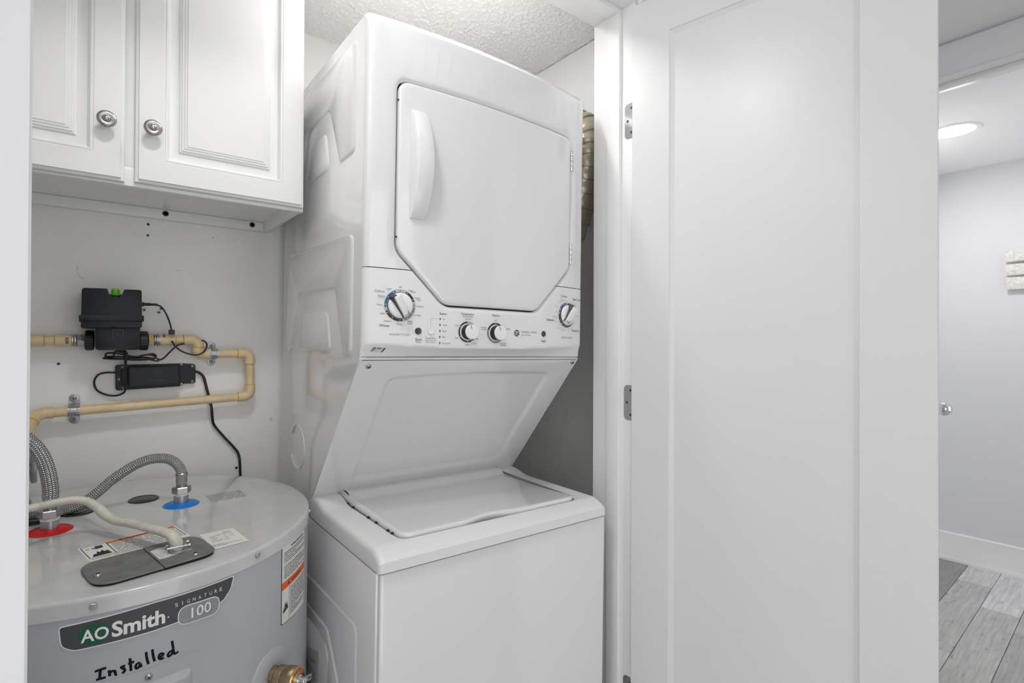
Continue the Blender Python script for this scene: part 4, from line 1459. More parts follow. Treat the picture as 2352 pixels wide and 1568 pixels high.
# ------------------------------------------------------------------ power box below it
PB = thing('power_supply', 'black power supply box screwed to the wall under the shutoff box', 'power supply', (0.124, YB, 1.1655), (0, math.radians(-1.2), 0))
pts = rpoly([(-0.0850, -0.0315), (0.0500, -0.0295), (0.0560, -0.0235), (0.0860, -0.0235), (0.0860, 0.0270), (0.0580, 0.0300), (-0.0850, 0.0315)], [0.006, 0.004, 0.002, 0.006, 0.006, 0.004, 0.006], 4)
bm = bmesh.new()
rings(bm, [[(x, 0.0, z) for x, z in pts], [(x, -0.012, z) for x, z in pts], [(x, -0.013, z) for x, z in offset(pts, 0.001)]], True, True)
bm_obj('base', bm, 'device', PB, 35)
cv = rpoly([(-0.0610, -0.0265), (0.0500, -0.0255), (0.0500, 0.0280), (-0.0610, 0.0285)], 0.008, 5)
bm = bmesh.new()
rings(bm, [[(x, -0.012, z) for x, z in cv], [(x, -0.031, z) for x, z in offset(cv, 0.0005)], [(x, -0.0335, z) for x, z in offset(cv, 0.0025)], [(x, -0.0335, z) for x, z in offset(cv, 0.004)], [(x, -0.0325, z) for x, z in offset(cv, 0.0048)]], False, True)
bm_obj('cover', bm, 'device', PB, 35)
for z0, z1 in ((0.009, 0.0102), (-0.0152, -0.014)):
    box_obj('rib', (0.0505, 0.0855, -0.0140, -0.012, z0, z1), 'black', PB, bev=0.0004)
for x, z in ((-0.0700, 0.0262), (-0.0778, -0.0035), (-0.0692, -0.0258), (0.0540, 0.0268), (0.0790, 0.0218), (0.0785, -0.0185), (0.0535, -0.0245)):
    screw((x, -0.0130, z), (0, -1, 0), 0.0038, PB, 'steel')
pbf = lambda x, z: (x, -0.0328, z)
text_obj('lettering', 'flo', -0.0010, 0.0125, 0.019, 'black', pbf, PB, height=0.0155)
flat_obj('lettering', [[(0.0040, 0.0215), (0.0098, 0.0215), (0.0098, 0.0226), (0.0040, 0.0226)]], 'black', pbf, PB)
text_obj('lettering', 'BY MOEN', -0.0010, -0.0005, 0.0225, 'black', pbf, PB, height=0.0034)
o = flat_obj('fine_print', dashes(-0.019, 0.018, -0.0135, -0.0065, 2, 3), 'black', pbf, PB)
o['kind'] = 'stuff'
# its cords
tube('cord', [(-0.0850, -0.008, 0.0130), (-0.105, -0.008, 0.0135), (-0.119, -0.008, 0.0085), (-0.1265, -0.008, -0.0080), (-0.122, -0.008, -0.0270), (-0.107, -0.009, -0.0390), (-0.088, -0.011, -0.0440), (-0.072, -0.015, -0.0395), (-0.0660, -0.022, -0.0285), (-0.0700, -0.027, -0.0050), (-0.0685, -0.027, 0.0160), (-0.0645, -0.026, 0.0350), (-0.0660, -0.03, 0.0500), (-0.0700, -0.035, 0.0620), (-0.0800, -0.035, 0.0650)], 0.0022, 'cable', PB, 8, 6)
tube('cord', [(0.0850, -0.008, 0.0075), (0.0950, -0.010, 0.0035), (0.1050, -0.012, -0.0090), (0.1120, -0.014, -0.0420), (0.1170, -0.020, -0.0700), (0.1205, -0.026, -0.0930), (0.1230, -0.020, -0.1220), (0.1290, -0.012, -0.1420), (0.1500, -0.010, -0.1730), (0.1760, -0.010, -0.2080), (0.1870, -0.010, -0.2280), (0.1900, -0.012, -0.2600), (0.1910, -0.012, -0.3600)], 0.0034, 'cable', PB, 8, 8, flat=((0, 1, 0), 0.55))
# coiled slack between the two boxes
bundle = thing('cable_bundle', 'coil of thin black cable bunched between the two black boxes', 'cable', (0.066, YB, 1.2165))


def bt(pts, r=0.0021):
    tube('loop', [(x - 0.066, y - YB, z - 1.2165) for x, y, z in pts], r, 'cable', bundle, 8, 6)


bt([(0.0131, 1.60, 1.2135), (0.030, 1.598, 1.2115), (0.062, 1.597, 1.2110), (0.095, 1.597, 1.2110), (0.120, 1.598, 1.2055), (0.126, 1.600, 1.2085), (0.120, 1.602, 1.2120)])
bt([(0.020, 1.603, 1.2150), (0.019, 1.602, 1.2230), (0.027, 1.600, 1.2260), (0.044, 1.599, 1.2240), (0.060, 1.598, 1.2190), (0.085, 1.597, 1.2170), (0.110, 1.598, 1.2235), (0.119, 1.600, 1.2180), (0.112, 1.602, 1.2100), (0.080, 1.603, 1.2080), (0.045, 1.603, 1.2110), (0.018, 1.603, 1.2150)])
bt([(0.0165, 1.605, 1.2165), (0.040, 1.600, 1.2170), (0.070, 1.599, 1.2140), (0.096, 1.599, 1.2205), (0.112, 1.600, 1.2195), (0.117, 1.601, 1.2120), (0.095, 1.603, 1.2140), (0.060, 1.604, 1.2105), (0.022, 1.605, 1.2140)])
bt([(0.034, 1.600, 1.2160), (0.036, 1.600, 1.2270), (0.046, 1.600, 1.2320), (0.054, 1.600, 1.2260), (0.058, 1.599, 1.2170)])
bt([(0.048, 1.600, 1.2340), (0.056, 1.599, 1.2290), (0.060, 1.598, 1.2200), (0.0575, 1.600, 1.2080), (0.0580, 1.606, 1.2000)], 0.0030)
bt([(0.1223, 1.600, 1.2075), (0.134, 1.600, 1.2110), (0.148, 1.599, 1.2270), (0.164, 1.598, 1.2440), (0.180, 1.597, 1.2490)])
bt([(0.1520, 1.595, 1.2560), (0.1560, 1.594, 1.2480), (0.1610, 1.595, 1.2400), (0.178, 1.597, 1.2270), (0.204, 1.597, 1.2195), (0.222, 1.597, 1.2265), (0.2305, 1.598, 1.2440), (0.226, 1.600, 1.2550), (0.2200, 1.604, 1.2575)])

# screws, anchors and holes in the back wall
for lb, x, z, r in (('wall anchor with screw just right of the black shutoff box', 0.0975, 1.3342, 0.0046), ('lower wall anchor with screw under the curved black lead', 0.1284, 1.3292, 0.0050), ('upper wall anchor with screw behind the curved black lead', 0.1330, 1.3392, 0.0046)):
    t = thing('wall_anchor', lb, 'screw', (x, YB, z), group='anchors beside the shutoff box')
    lathe_obj('anchor_rim', [(r, 0), (r, 0.0008), (r * 0.6, 0.0012), (0, 0.0012)], 'galv', (0, 0, 0), (0, -1, 0), t, 16)
    screw((0, -0.0010, 0), (0, -1, 0), r * 0.55, t, 'darkgrey')
t = thing('wall_screw', 'lone screw low on the wall beside the thick black cord', 'screw', (0.3125, YB, 0.902))
screw((0, 0, 0), (0, -1, 0), 0.0035, t, 'darkgrey', 'screw_head')
t = thing('wall_screw', 'small screw in the wall left of the black cable coil', 'screw', (-0.0688, YB, 1.2001))
screw((0, 0, 0), (0, -1, 0), 0.0030, t, 'darkgrey', 'screw_head')
for x, z, r in ((0.1039, 1.5545, 0.0034), (0.1034, 1.5261, 0.0030), (0.2505, 1.5390, 0.0012), (0.3050, 1.5390, 0.0010)):
    o = lathe_obj('screw_hole', [(r, 0), (0, 0.0003)], 'hole', (x, YB - 0.0003, z), (0, -1, 0), bpy.data.objects['wall_back'], 9)
o = lathe_obj('plaster_patch', [(0.006, 0), (0.004, 0.0012), (0.0025, 0.0002), (0, 0.0002)], 'paper', (0.4033, YB - 0.0002, 1.0317), (0, -1, 0), bpy.data.objects['wall_back'], 9)
# gouges in the right wall next to the dryer
for y, z, a, b in ((1.118, 1.215, 0.011, 0.006), (1.112, 1.300, 0.005, 0.006), (1.121, 1.318, 0.004, 0.004), (1.36, 1.02, 0.004, 0.004), (1.345, 1.04, 0.002, 0.008)):
    R_ = random.Random(int(z * 1000))
    pl = [(y + a * math.cos(k * math.pi / 5) * R_.uniform(0.5, 1.1), z + b * math.sin(k * math.pi / 5) * R_.uniform(0.5, 1.1)) for k in range(10)]
    flat_obj('gouge', [pl], 'chip', lambda u, v: (XR - 0.0004, u, v), wr)

# white board on the right wall above the vent hose, and the hose
pb = rpoly([(1.118, 1.912), (1.118, 2.186), (1.60, 2.186), (1.60, 1.912)], [0.018, 0.004, 0.004, 0.018], 6)
bm = bmesh.new()
rings(bm, [[(XR - 0.0005, y, z) for y, z in pb], [(XR - 0.010, y, z) for y, z in pb], [(XR - 0.012, y, z) for y, z in offset(pb, 0.002)]], True, True)
tag(bm_obj('wall_board', bm, 'ceil_flat', None, 35), 'white rounded board high on the right closet wall', 'board')

VH = thing('dryer_vent_hose', 'wrinkled foil dryer vent hose in the gap right of the dryer', 'vent hose', (1.135, 1.105, 1.55))
pth = smooth_path([(0.0, 0.06, 0.36), (0.0, 0.0, 0.325), (-0.001, -0.012, 0.26), (-0.008, 0.000, 0.18), (-0.018, 0.025, 0.09), (-0.028, 0.065, 0.0), (-0.034, 0.12, -0.10), (-0.036, 0.20, -0.2)], 14)
tube('foil_sleeve', None, 0.054, 'foil', VH, 36, path=pth, rad=lambda t: 0.0535 + 0.0022 * math.cos(t * 2 * math.pi * 17))
hx = []
k = len(pth)
for i in range(0, 400):
    t = i / 399
    f = t * (k - 1)
    a = int(f)
    p = pth[a].lerp(pth[min(a + 1, k - 1)], f - a)
    d = (pth[min(a + 1, k - 1)] - pth[max(a - 1, 0)]).normalized()
    u = d.cross(Vector((0, 1, 0.2))).normalized()
    v = d.cross(u)
    an = t * 2 * math.pi * 17
    hx.append(p + (u * math.cos(an) + v * math.sin(an)) * 0.0552)
tube('wire_coil', None, 0.0013, 'galv', VH, 6, path=hx)

# ------------------------------------------------------------------ water heater
HT_LOC = (0.05161835, 1.30789553, 0.00413891)
HT_ROT = (0.031, -0.0038, 0)
HH, HR = 0.90, 0.3335
HE = thing('water_heater', 'grey low water heater with an oval brand badge and handwriting', 'water heater', HT_LOC, HT_ROT)
lathe_obj('jacket', [(HR - 0.004, 0.0), (HR - 0.003, 0.002), (HR - 0.0015, 0.40), (HR - 0.0015, HH - 0.018)], 'heater', (0, 0, 0), (0, 0, 1), HE, 128, 30)
bm = bmesh.new()
pr = [(HR - 0.001, HH - 0.0258), (HR + 0.0004, HH - 0.0250), (HR + 0.0004, HH - 0.0235), (HR - 0.0002, HH - 0.0215), (HR, HH - 0.006), (HR - 0.0008, HH - 0.0028), (HR - 0.0030, HH - 0.0008), (HR - 0.0065, HH), (HR - 0.03, HH + 0.0005), (HR * 0.6, HH + 0.0012), (HR * 0.25, HH + 0.0015), (0.0, HH + 0.0016)]
lathe(bm, pr, 128, None, cap=False)
bm_obj('lid', bm, 'heatertop', HE, 40)


def cyl(off=0.0004):
    return lambda th, z: ((HR - 0.0015 + off) * math.sin(th / HR), -(HR - 0.0015 + off) * math.cos(th / HR), z)


K = HR * math.pi / 180          # metres of arc per degree
AZ = lambda deg: deg * K


def wrap_plate(name, poly, off0, off1, m, step=0.004, bev=0.0, label=None):
    """thin plate bent round the jacket; poly in (arc metres, height)"""
    bm = fill(densify(poly, 0.006), [])
    xs = [v.co.x for v in bm.verts]
    x = min(xs) + step
    L_ = []
    while x < max(xs):
        L_.append(x); x += step
    cuts(bm, L_)
    skirt(bm, (0, 0, off0 - off1))
    for v in bm.verts:
        v.co = Vector(cyl(off1 + v.co.z)(v.co.x, v.co.y))
    return bm_obj(name, bm, m, HE, 25, label=label)


# brand badge
bp = rpoly([(AZ(-15.1), 0.8660), (AZ(-14.6), 0.8365), (AZ(-12.0), 0.8285), (AZ(4), 0.8290), (AZ(12), 0.8310), (AZ(20.6), 0.8360), (AZ(23.0), 0.8520), (AZ(23.9), 0.8725), (AZ(4), 0.8728)], [0.006, 0.03, 0.02, 0, 0, 0.02, 0.02, 0.004, 0], 6)
wrap_plate('badge_border', bp, -0.0005, 0.0010, 'inkwhite')
wrap_plate('badge', offset(bp, 0.0016), 0.0, 0.0013, 'badge')
pill = rpoly([(AZ(9.0), 0.8240), (AZ(19.5), 0.8215), (AZ(19.7), 0.8510), (AZ(9.2), 0.8535)], 0.0145, 8)
wrap_plate('badge_pill_border', pill, 0.0, 0.0016, 'inkwhite')
wrap_plate('badge_pill', offset(pill, 0.0013), 0.0, 0.0019, 'pill')
el = [(AZ(-8.05) + 0.0182 * math.cos(a), 0.8475 + 0.0142 * math.sin(a) + 0.003 * math.cos(a) * 0.2) for a in [2 * math.pi * k / 40 for k in range(40)]]
wrap_plate('badge_oval', el, 0.0, 0.0016, 'logogreen')
text_obj('lettering', 'AO', AZ(-8.0), 0.8470, 0.0315, 'inkwhite', cyl(0.0020), HE, height=0.0178, bold=0.02)
text_obj('lettering', 'Smith', AZ(0.75), 0.8480, 0.0640, 'inkwhite', cyl(0.0022), HE, height=0.0225, bold=0.03)
wrap_plate('registered_dot', circle(AZ(7.0), 0.8440, 0.0011, 10), 0.0, 0.0018, 'inkwhite')
for k, ch in enumerate('SIGNATURE'):
    text_obj('lettering', ch, AZ(8.8 + k * (19.9 - 8.8) / 8), 0.8588, 0.0040 if ch != 'I' else 0.0008, 'inkwhite', cyl(0.0020), HE, height=0.0056)
text_obj('lettering', '100', AZ(14.75) + 0.0008, 0.8378, 0.0295, 'badge', cyl(0.0022), HE, height=0.0168)
text_obj('lettering', '100', AZ(14.75), 0.8385, 0.0290, 'inkwhite', cyl(0.0025), HE, height=0.0165, bold=0.01)

# handwriting in black marker
ST = [[(-8.044, 0.793), (-6.93, 0.794), (-5.809, 0.7945)], [(-6.93, 0.794), (-7.03, 0.788), (-7.095, 0.782)], [(-7.78, 0.7805), (-6.923, 0.781), (-5.888, 0.781)],
      [(-5.286, 0.79), (-5.161, 0.785), (-5.106, 0.781)], [(-5.109, 0.785), (-4.762, 0.787), (-4.238, 0.787), (-4.061, 0.785), (-3.936, 0.781), (-3.654, 0.781)],
      [(-2.031, 0.79), (-2.6, 0.79), (-2.812, 0.789), (-2.295, 0.786), (-2.133, 0.783), (-2.381, 0.781), (-2.7, 0.781)],
      [(-1.107, 0.799), (-0.955, 0.79), (-0.858, 0.78)], [(-1.46, 0.791), (-0.867, 0.792), (-0.198, 0.792)],
      [(1.047, 0.788), (0.533, 0.788), (0.134, 0.786), (0.173, 0.782), (0.594, 0.781), (1.013, 0.785), (1.085, 0.786), (1.162, 0.783), (1.329, 0.781)],
      [(2.238, 0.801), (2.433, 0.791), (2.759, 0.782)], [(3.551, 0.802), (3.768, 0.792), (4.08, 0.783)],
      [(4.996, 0.787), (5.575, 0.787), (5.962, 0.789), (5.668, 0.791), (5.185, 0.791), (4.995, 0.787), (5.23, 0.784), (5.676, 0.783), (6.104, 0.784)],
      [(7.939, 0.79), (7.341, 0.789), (7.006, 0.786), (7.187, 0.783), (7.704, 0.784), (8.141, 0.788)], [(7.883, 0.805), (8.092, 0.797), (8.262, 0.788), (8.508, 0.784), (8.914, 0.784), (9.362, 0.785)]]
c0 = cyl(0.0002)
for s in ST:
    tube('marker_stroke', None, 0.0017, 'marker', HE, 8, path=smooth_path([c0(AZ(t), z) for t, z in s], 6), flat=((math.sin(math.radians(s[0][0])), -math.cos(math.radians(s[0][0])), 0), 0.2))

# lower access cover
ac = rpoly([(AZ(-8.8), 0.42), (AZ(14.3), 0.42), (AZ(14.3), 0.7755), (AZ(-8.8), 0.7745)], 0.006, 4)
wrap_plate('access_cover', ac, -0.001, 0.0026, 'heater')
em = rpoly([(AZ(-7.2), 0.45), (AZ(13.1), 0.45), (AZ(13.1), 0.7580), (AZ(-7.2), 0.7560)], 0.014, 5)
bm = bmesh.new()
emd = densify(em, 0.006)
L_ = []
for d, o_ in ((0.0, 0.0012), (0.003, 0.0030), (0.009, 0.0090), (0.012, 0.0100)):
    f_ = cyl(o_)
    L_.append([f_(x, z) for x, z in (offset(emd, d) if d else emd)])
rings(bm, L_, False, False)
bm_obj('cover_emboss', bm, 'heater', HE, 40)
wrap_plate('cover_field', offset(emd, 0.0118), 0.004, 0.0099, 'heater')


def cscrew(deg, z, r, m='steel', off=0.0):
    p = Vector(cyl(off)(AZ(deg), z))
    n_ = Vector((math.sin(math.radians(deg)), -math.cos(math.radians(deg)), 0))
    return screw(p, n_, r, HE, m)


cscrew(2.8, 0.7640, 0.0052, 'steel', 0.0026)
for dg, z in ((-8.3, 0.8875), (31.5, 0.8895), (71, 0.8890)):
    p = Vector(cyl(0.0018)(AZ(dg), z))
    n_ = Vector((math.sin(math.radians(dg)), -math.cos(math.radians(dg)), 0))
    bm = bmesh.new()
    lathe(bm, [(0.0052, 0), (0.0052, 0.0022), (0.0044, 0.0032), (0, 0.0036)], 6 if dg < 0 else 8, axis_mtx(p, n_))
    bm_obj('bolt', bm, 'steel', HE, 20)

# warning label on the side
la, lb = AZ(42.8), AZ(60.2)
wrap_plate('label_border', rpoly([(la - 0.001, 0.7300), (lb + 0.001, 0.7210), (lb + 0.001, 0.8755), (la - 0.001, 0.8772)], 0.004, 3), 0.0, 0.0007, 'inkblack')
wrap_plate('warning_label', rpoly([(la, 0.7312), (lb, 0.7222), (lb, 0.8743), (la, 0.8760)], 0.004, 3), 0.0, 0.0010, 'paper')
wrap_plate('label_band', [(la, 0.7945), (lb, 0.7945), (lb, 0.8085), (la, 0.8085)], 0.0, 0.0012, 'orange')
cf = cyl(0.0015)
text_obj('lettering', 'WARNING', (la + lb) / 2 + 0.004, 0.8015, 0.048, 'inkblack', cf, HE, height=0.0062)
flat_obj('warning_sign', [[(la + 0.0195, 0.7983), (la + 0.0265, 0.7983), (la + 0.0230, 0.8047)]], 'inkblack', cf, HE)
for a, b, z0, z1, rows, sd_ in ((la + 0.006, lb - 0.003, 0.8430, 0.8640, 5, 1), (la + 0.006, lb - 0.003, 0.8130, 0.8390, 6, 2), (la + 0.029, lb - 0.003, 0.7360, 0.7910, 12, 3)):
    o = flat_obj('fine_print', dashes(a, b, z0, z1, rows, sd_, 0.42), 'inkgrey', cf, HE)
    o['kind'] = 'stuff'
o = flat_obj('fine_print', dashes(la + 0.030, lb - 0.012, 0.8665, 0.8710, 1, 7, 0.55, 1.0), 'inkblack', cf, HE)
o['kind'] = 'stuff'
flat_obj('label_rule', [[(la + 0.0245, 0.7302), (la + 0.0252, 0.7302), (la + 0.0252, 0.7945), (la + 0.0245, 0.7945)]], 'inkblack', cf, HE)
sp = []
R_ = random.Random(5)
for k in range(9):
    a = math.radians(10 + 170 * k / 8)
    ln = R_.uniform(0.009, 0.016)
    bx, bz = la + 0.0125, 0.7560
    sp.append([(bx + 0.003 * math.cos(a - 0.5), bz + 0.003 * math.sin(a - 0.5)), (bx + ln * 0.7 * math.cos(a), bz + ln * math.sin(a)), (bx + 0.003 * math.cos(a + 0.5), bz + 0.003 * math.sin(a + 0.5))])
sp.append([(bx - 0.009, bz - 0.006), (bx + 0.008, bz - 0.001), (bx + 0.006, bz + 0.003), (bx - 0.008, bz - 0.001)])
o = flat_obj('blast_symbol', sp, 'inkblack', cf, HE)
o['kind'] = 'stuff'

# relief valve with escutcheon
VD = math.radians(38)
vn = Vector((math.sin(VD), -math.cos(VD), 0))
vc = Vector((HR * vn.x, HR * vn.y, 0.657))


def vl(name, prof, m, seg=32, smooth=40):
    return lathe_obj(name, prof, m, vc, vn, HE, seg, smooth)


vl('escutcheon', [(0.0155, -0.008), (0.047, -0.0080), (0.048, -0.0065), (0.045, -0.001), (0.035, 0.0025), (0.018, 0.0035), (0.0155, 0.002)], 'heater', 48)
vl('valve_hole', [(0.0155, 0.001), (0.0, 0.0012)], 'gap')
vl('valve_neck', [(0.0150, 0.0), (0.0150, 0.010), (0.0165, 0.012)], 'brass', 8, 20)
vl('valve_hex', [(0.0175, 0.012), (0.0185, 0.014), (0.0185, 0.024), (0.0175, 0.026)], 'brass', 6, 20)
vl('valve_bonnet', [(0.0165, 0.026), (0.0195, 0.029), (0.0205, 0.040), (0.0205, 0.047), (0.0190, 0.050)], 'brass', 28)
vl('rating_rim', [(0.0195, 0.050), (0.0215, 0.0505), (0.0220, 0.0520), (0.0205, 0.0535)], 'goldbrass', 32)
vl('rating_disc', [(0.0205, 0.0530), (0.0, 0.0534)], 'paper', 32)
mt = axis_mtx(vc, vn)
rp = []
for k in range(46):
    a = 360 * k / 46
    for r_ in (0.0175, 0.0140):
        if R_.random() < 0.8:
            rp += sector(0, 0, r_ - 0.0010, r_ + 0.0010, a, a + R_.uniform(2.5, 6), 1)
o = flat_obj('rating_print', rp, 'red', lambda x, y: tuple(mt @ Vector((x, y, 0.0538))), HE)
o['kind'] = 'stuff'
vl('lever_hub', [(0.0085, 0.0535), (0.0085, 0.0575), (0.0060, 0.0595), (0.0055, 0.068), (0.0035, 0.0700), (0.0, 0.0705)], 'chrome', 20)
bm = bmesh.new()
tv = Vector((math.cos(VD), math.sin(VD), 0))     # along the jacket, to the right
w0 = vc + vn * 0.064
for a, b in ((w0, w0 + tv * 0.030 - Vector((0, 0, 0.012)) - vn * 0.004),):
    d_ = (b - a).normalized()
    sd2 = Vector((0, 0, 1)).cross(d_).normalized()
    u_ = d_.cross(sd2)
    vs = []
    for q, w_ in ((a, 0.0052), (b, 0.0052)):
        vs.append([q + u_ * w_ + vn * 0.0008, q - u_ * w_ + vn * 0.0008, q - u_ * w_ - vn * 0.0008, q + u_ * w_ - vn * 0.0008])
    rings(bm, [[tuple(p) for p in r_] for r_ in vs], True, True)
bm_obj('test_lever', bm, 'steel', HE, 20)
lathe_obj('lever_hole', [(0.0024, 0.0), (0.0, 0.0002)], 'gap', w0 + tv * 0.022 - Vector((0, 0, 0.0088)) - vn * 0.0018, vn, HE, 12)

# things printed and fixed on the lid
TZ = HH + 0.0012


def top(dz=0.0, origin=(0, 0), ang=0.0):
    c_, s_ = math.cos(ang), math.sin(ang)
    return lambda x, y: (origin[0] + x * c_ - y * s_, origin[1] + x * s_ + y * c_, TZ + dz)


def top_plate(name, poly, h0, h1, m, fn, bev=0.0006, label=None):
    bm = bmesh.new()
    f0 = lambda p, z: (*fn(p[0], p[1])[:2], TZ + z)
    rings(bm, [[f0(p, h0) for p in poly], [f0(p, h1 - bev) for p in poly], [f0(p, h1) for p in offset(poly, bev)]], True, True)
    return bm_obj(name, bm, m, HE, 25, label=label)


a1_ = math.radians(13.0)
ft = top(0.0, (0.0095, -0.1375), a1_)
top_plate('warning_sticker', rpoly([(-0.0735, -0.039), (0.0735, -0.039), (0.0735, 0.039), (-0.0735, 0.039)], 0.004, 4), 0.0, 0.0006, 'paper', ft, 0.0002)
f1 = top(0.0008, (0.0095, -0.1375), a1_)
f2_ = top(0.0010, (0.0095, -0.1375), a1_)
flat_obj('label_rule', [[(-0.0705, 0.0345), (-0.0345, 0.0345), (-0.0345, 0.0357), (-0.0705, 0.0357)], [(-0.0705, -0.026), (-0.0693, -0.026), (-0.0693, 0.0345), (-0.0705, 0.0345)]], 'inkblack', f1, HE)
flat_obj('label_rule', [[(-0.0355, -0.026), (-0.0343, -0.026), (-0.0343, 0.0345), (-0.0355, 0.0345)]], 'inkblack', f1, HE)
flat_obj('label_rule', [[(-0.0705, -0.0265), (0.070, -0.0265), (0.070, -0.0255), (-0.0705, -0.0255)], [(0.0690, -0.0255), (0.0702, -0.0255), (0.0702, 0.0345), (0.0690, 0.0345)]], 'inkblack', f1, HE)
flat_obj('label_band', [[(-0.0343, 0.0260), (0.0700, 0.0260), (0.0700, 0.0360), (-0.0343, 0.0360)]], 'orange', f1, HE)
text_obj('lettering', 'WARNING', 0.0160, 0.0308, 0.050, 'inkblack', f2_, HE, height=0.0066)
flat_obj('warning_sign', [[(-0.0175, 0.0278), (-0.0115, 0.0278), (-0.0145, 0.0340)]], 'inkblack', f2_, HE)
for a, b, z0, z1, rows, sd_ in ((-0.031, 0.066, -0.0235, 0.0235, 8, 11), (-0.040, 0.060, -0.0365, -0.0285, 2, 12)):
    o = flat_obj('fine_print', dashes(a, b, z0, z1, rows, sd_, 0.36), 'inkgrey', f1, HE)
    o['kind'] = 'stuff'
text_obj('lettering', 'CAUTION:', -0.0555, -0.0315, 0.026, 'inkblack', f1, HE, height=0.0045)
flat_obj('flame_symbol', [[(-0.066, -0.022), (-0.061, -0.008), (-0.058, -0.011), (-0.055, 0.001), (-0.052, -0.006), (-0.048, 0.003), (-0.046, -0.007), (-0.042, -0.003), (-0.0405, -0.013), (-0.039, -0.022)]], 'inkblack', f1, HE)
hand = [[(-0.053, 0.0135), (-0.043, 0.0145), (-0.042, 0.024), (-0.053, 0.0235)]]
for k in range(4):
    hand.append([(-0.0528 + k * 0.0028, 0.0235), (-0.0508 + k * 0.0028, 0.0235), (-0.0508 + k * 0.0028, 0.0300 - abs(k - 1.5) * 0.001), (-0.0528 + k * 0.0028, 0.0300 - abs(k - 1.5) * 0.001)])
hand.append([(-0.053, 0.0140), (-0.053, 0.0185), (-0.0575, 0.0225), (-0.0590, 0.0205)])
hand += [[(-0.0665, 0.0235), (-0.0605, 0.0205), (-0.0605, 0.0220), (-0.0665, 0.0250)], [(-0.0625, 0.0185), (-0.0605, 0.0205), (-0.0655, 0.0180), (-0.0650, 0.0170)]]
o = flat_obj('shock_hand_symbol', hand, 'inkblack', f1, HE)
o['kind'] = 'stuff'
s2 = [(0.1025, -0.1635), (0.1588, -0.1609), (0.1703, -0.2415), (0.1149, -0.2498)]
top_plate('wiring_sticker', s2, 0.0, 0.0006, 'paper', top(), 0.0002)
fs = top(0.0008, (0.1366, -0.2040), math.radians(4))
o = flat_obj('wiring_print', dashes(-0.020, -0.004, -0.012, 0.022, 5, 21, 0.2, 0.6) + dashes(-0.024, 0.022, -0.035, -0.022, 3, 22, 0.3) + [[(0.004, -0.014), (0.0045, -0.014), (0.0045, 0.020), (0.004, 0.020)], [(-0.008, 0.0195), (0.016, 0.0195), (0.016, 0.020), (-0.008, 0.020)], [(0.0155, 0.005), (0.016, 0.005), (0.016, 0.020), (0.0155, 0.020)], [(0.004, 0.0045), (0.018, 0.0045), (0.018, 0.005), (0.004, 0.005)], [(-0.006, -0.0055), (0.010, -0.0055), (0.010, -0.005), (-0.006, -0.005)]] + dashes(0.004, 0.018, 0.024, 0.032, 2, 23, 0.3), 'inkgrey', fs, HE)
o['kind'] = 'stuff'
# faint clear data label near the back
ftp = top(0.0003, (0.1850, 0.0590), math.radians(4))
o = flat_obj('clear_label_print', dashes(-0.036, 0.036, -0.030, 0.030, 9, 31, 0.25), 'inkmid', ftp, HE)
o['kind'] = 'stuff'

# junction box plate in two pieces
a2_ = math.radians(12.0)
po_ = (0.0245, -0.2400)
fpl = top(0.0, po_, a2_)
top_plate('junction_lip', rpoly([(-0.083, -0.052), (0.083, -0.052), (0.083, 0.052), (-0.083, 0.052)], 0.030, 7), -0.001, 0.0025, 'gap', fpl, 0.0003)
top_plate('junction_plate', rpoly([(-0.0845, -0.0535), (0.003, -0.0535), (0.003, 0.0535), (-0.0845, 0.0535)], [0.032, 0.001, 0.001, 0.032], 7), 0.0025, 0.0042, 'platemetal', fpl)
top_plate('junction_plate', rpoly([(0.0035, -0.0555), (0.0845, -0.0535), (0.0845, 0.0535), (0.0035, 0.0535)], [0.001, 0.032, 0.032, 0.001], 7), 0.0038, 0.0056, 'platemetal', fpl)
flat_obj('white_smudge', [[(0.006, 0.026), (0.022, 0.032), (0.034, 0.030), (0.040, 0.016), (0.052, -0.006), (0.058, -0.014), (0.036, -0.016), (0.012, -0.022), (0.006, -0.020)]], 'smudge', lambda x, y: (*fpl(x, y)[:2], TZ + 0.0059), HE)
for x, y, z in ((-0.072, -0.012, 0.0042), (0.052, -0.040, 0.0056)):
    p = fpl(x, y)
    screw((p[0], p[1], TZ + z), (0, 0, 1), 0.0050, HE, 'steel')
# cable clamp on the plate
cc = Vector((0.0625, -0.2335, TZ + 0.0056))
lathe_obj('clamp_ring', [(0.0145, 0), (0.0150, 0.001), (0.0140, 0.0028), (0.0110, 0.0028), (0.0105, 0.0005)], 'galv', cc, (0, 0, 1), HE, 28)
for sx in (-1, 1):
    bm = bmesh.new()
    box(bm, cc.x + sx * 0.0098 - 0.0022, cc.x + sx * 0.0098 + 0.0022, cc.y - 0.0075, cc.y + 0.0075, cc.z + 0.001, cc.z + 0.0115, bev=0.001)
    bm_obj('clamp_jaw', bm, 'galv', HE, 30)
for sy in (-1, 1):
    lathe_obj('clamp_screw', [(0.0016, -0.016), (0.0016, 0.014), (0.0034, 0.014), (0.0034, 0.0165), (0.002, 0.0175)], 'steel', (cc.x, cc.y + sy * 0.0088, cc.z + 0.0085), (1, 0, 0), HE, 12)

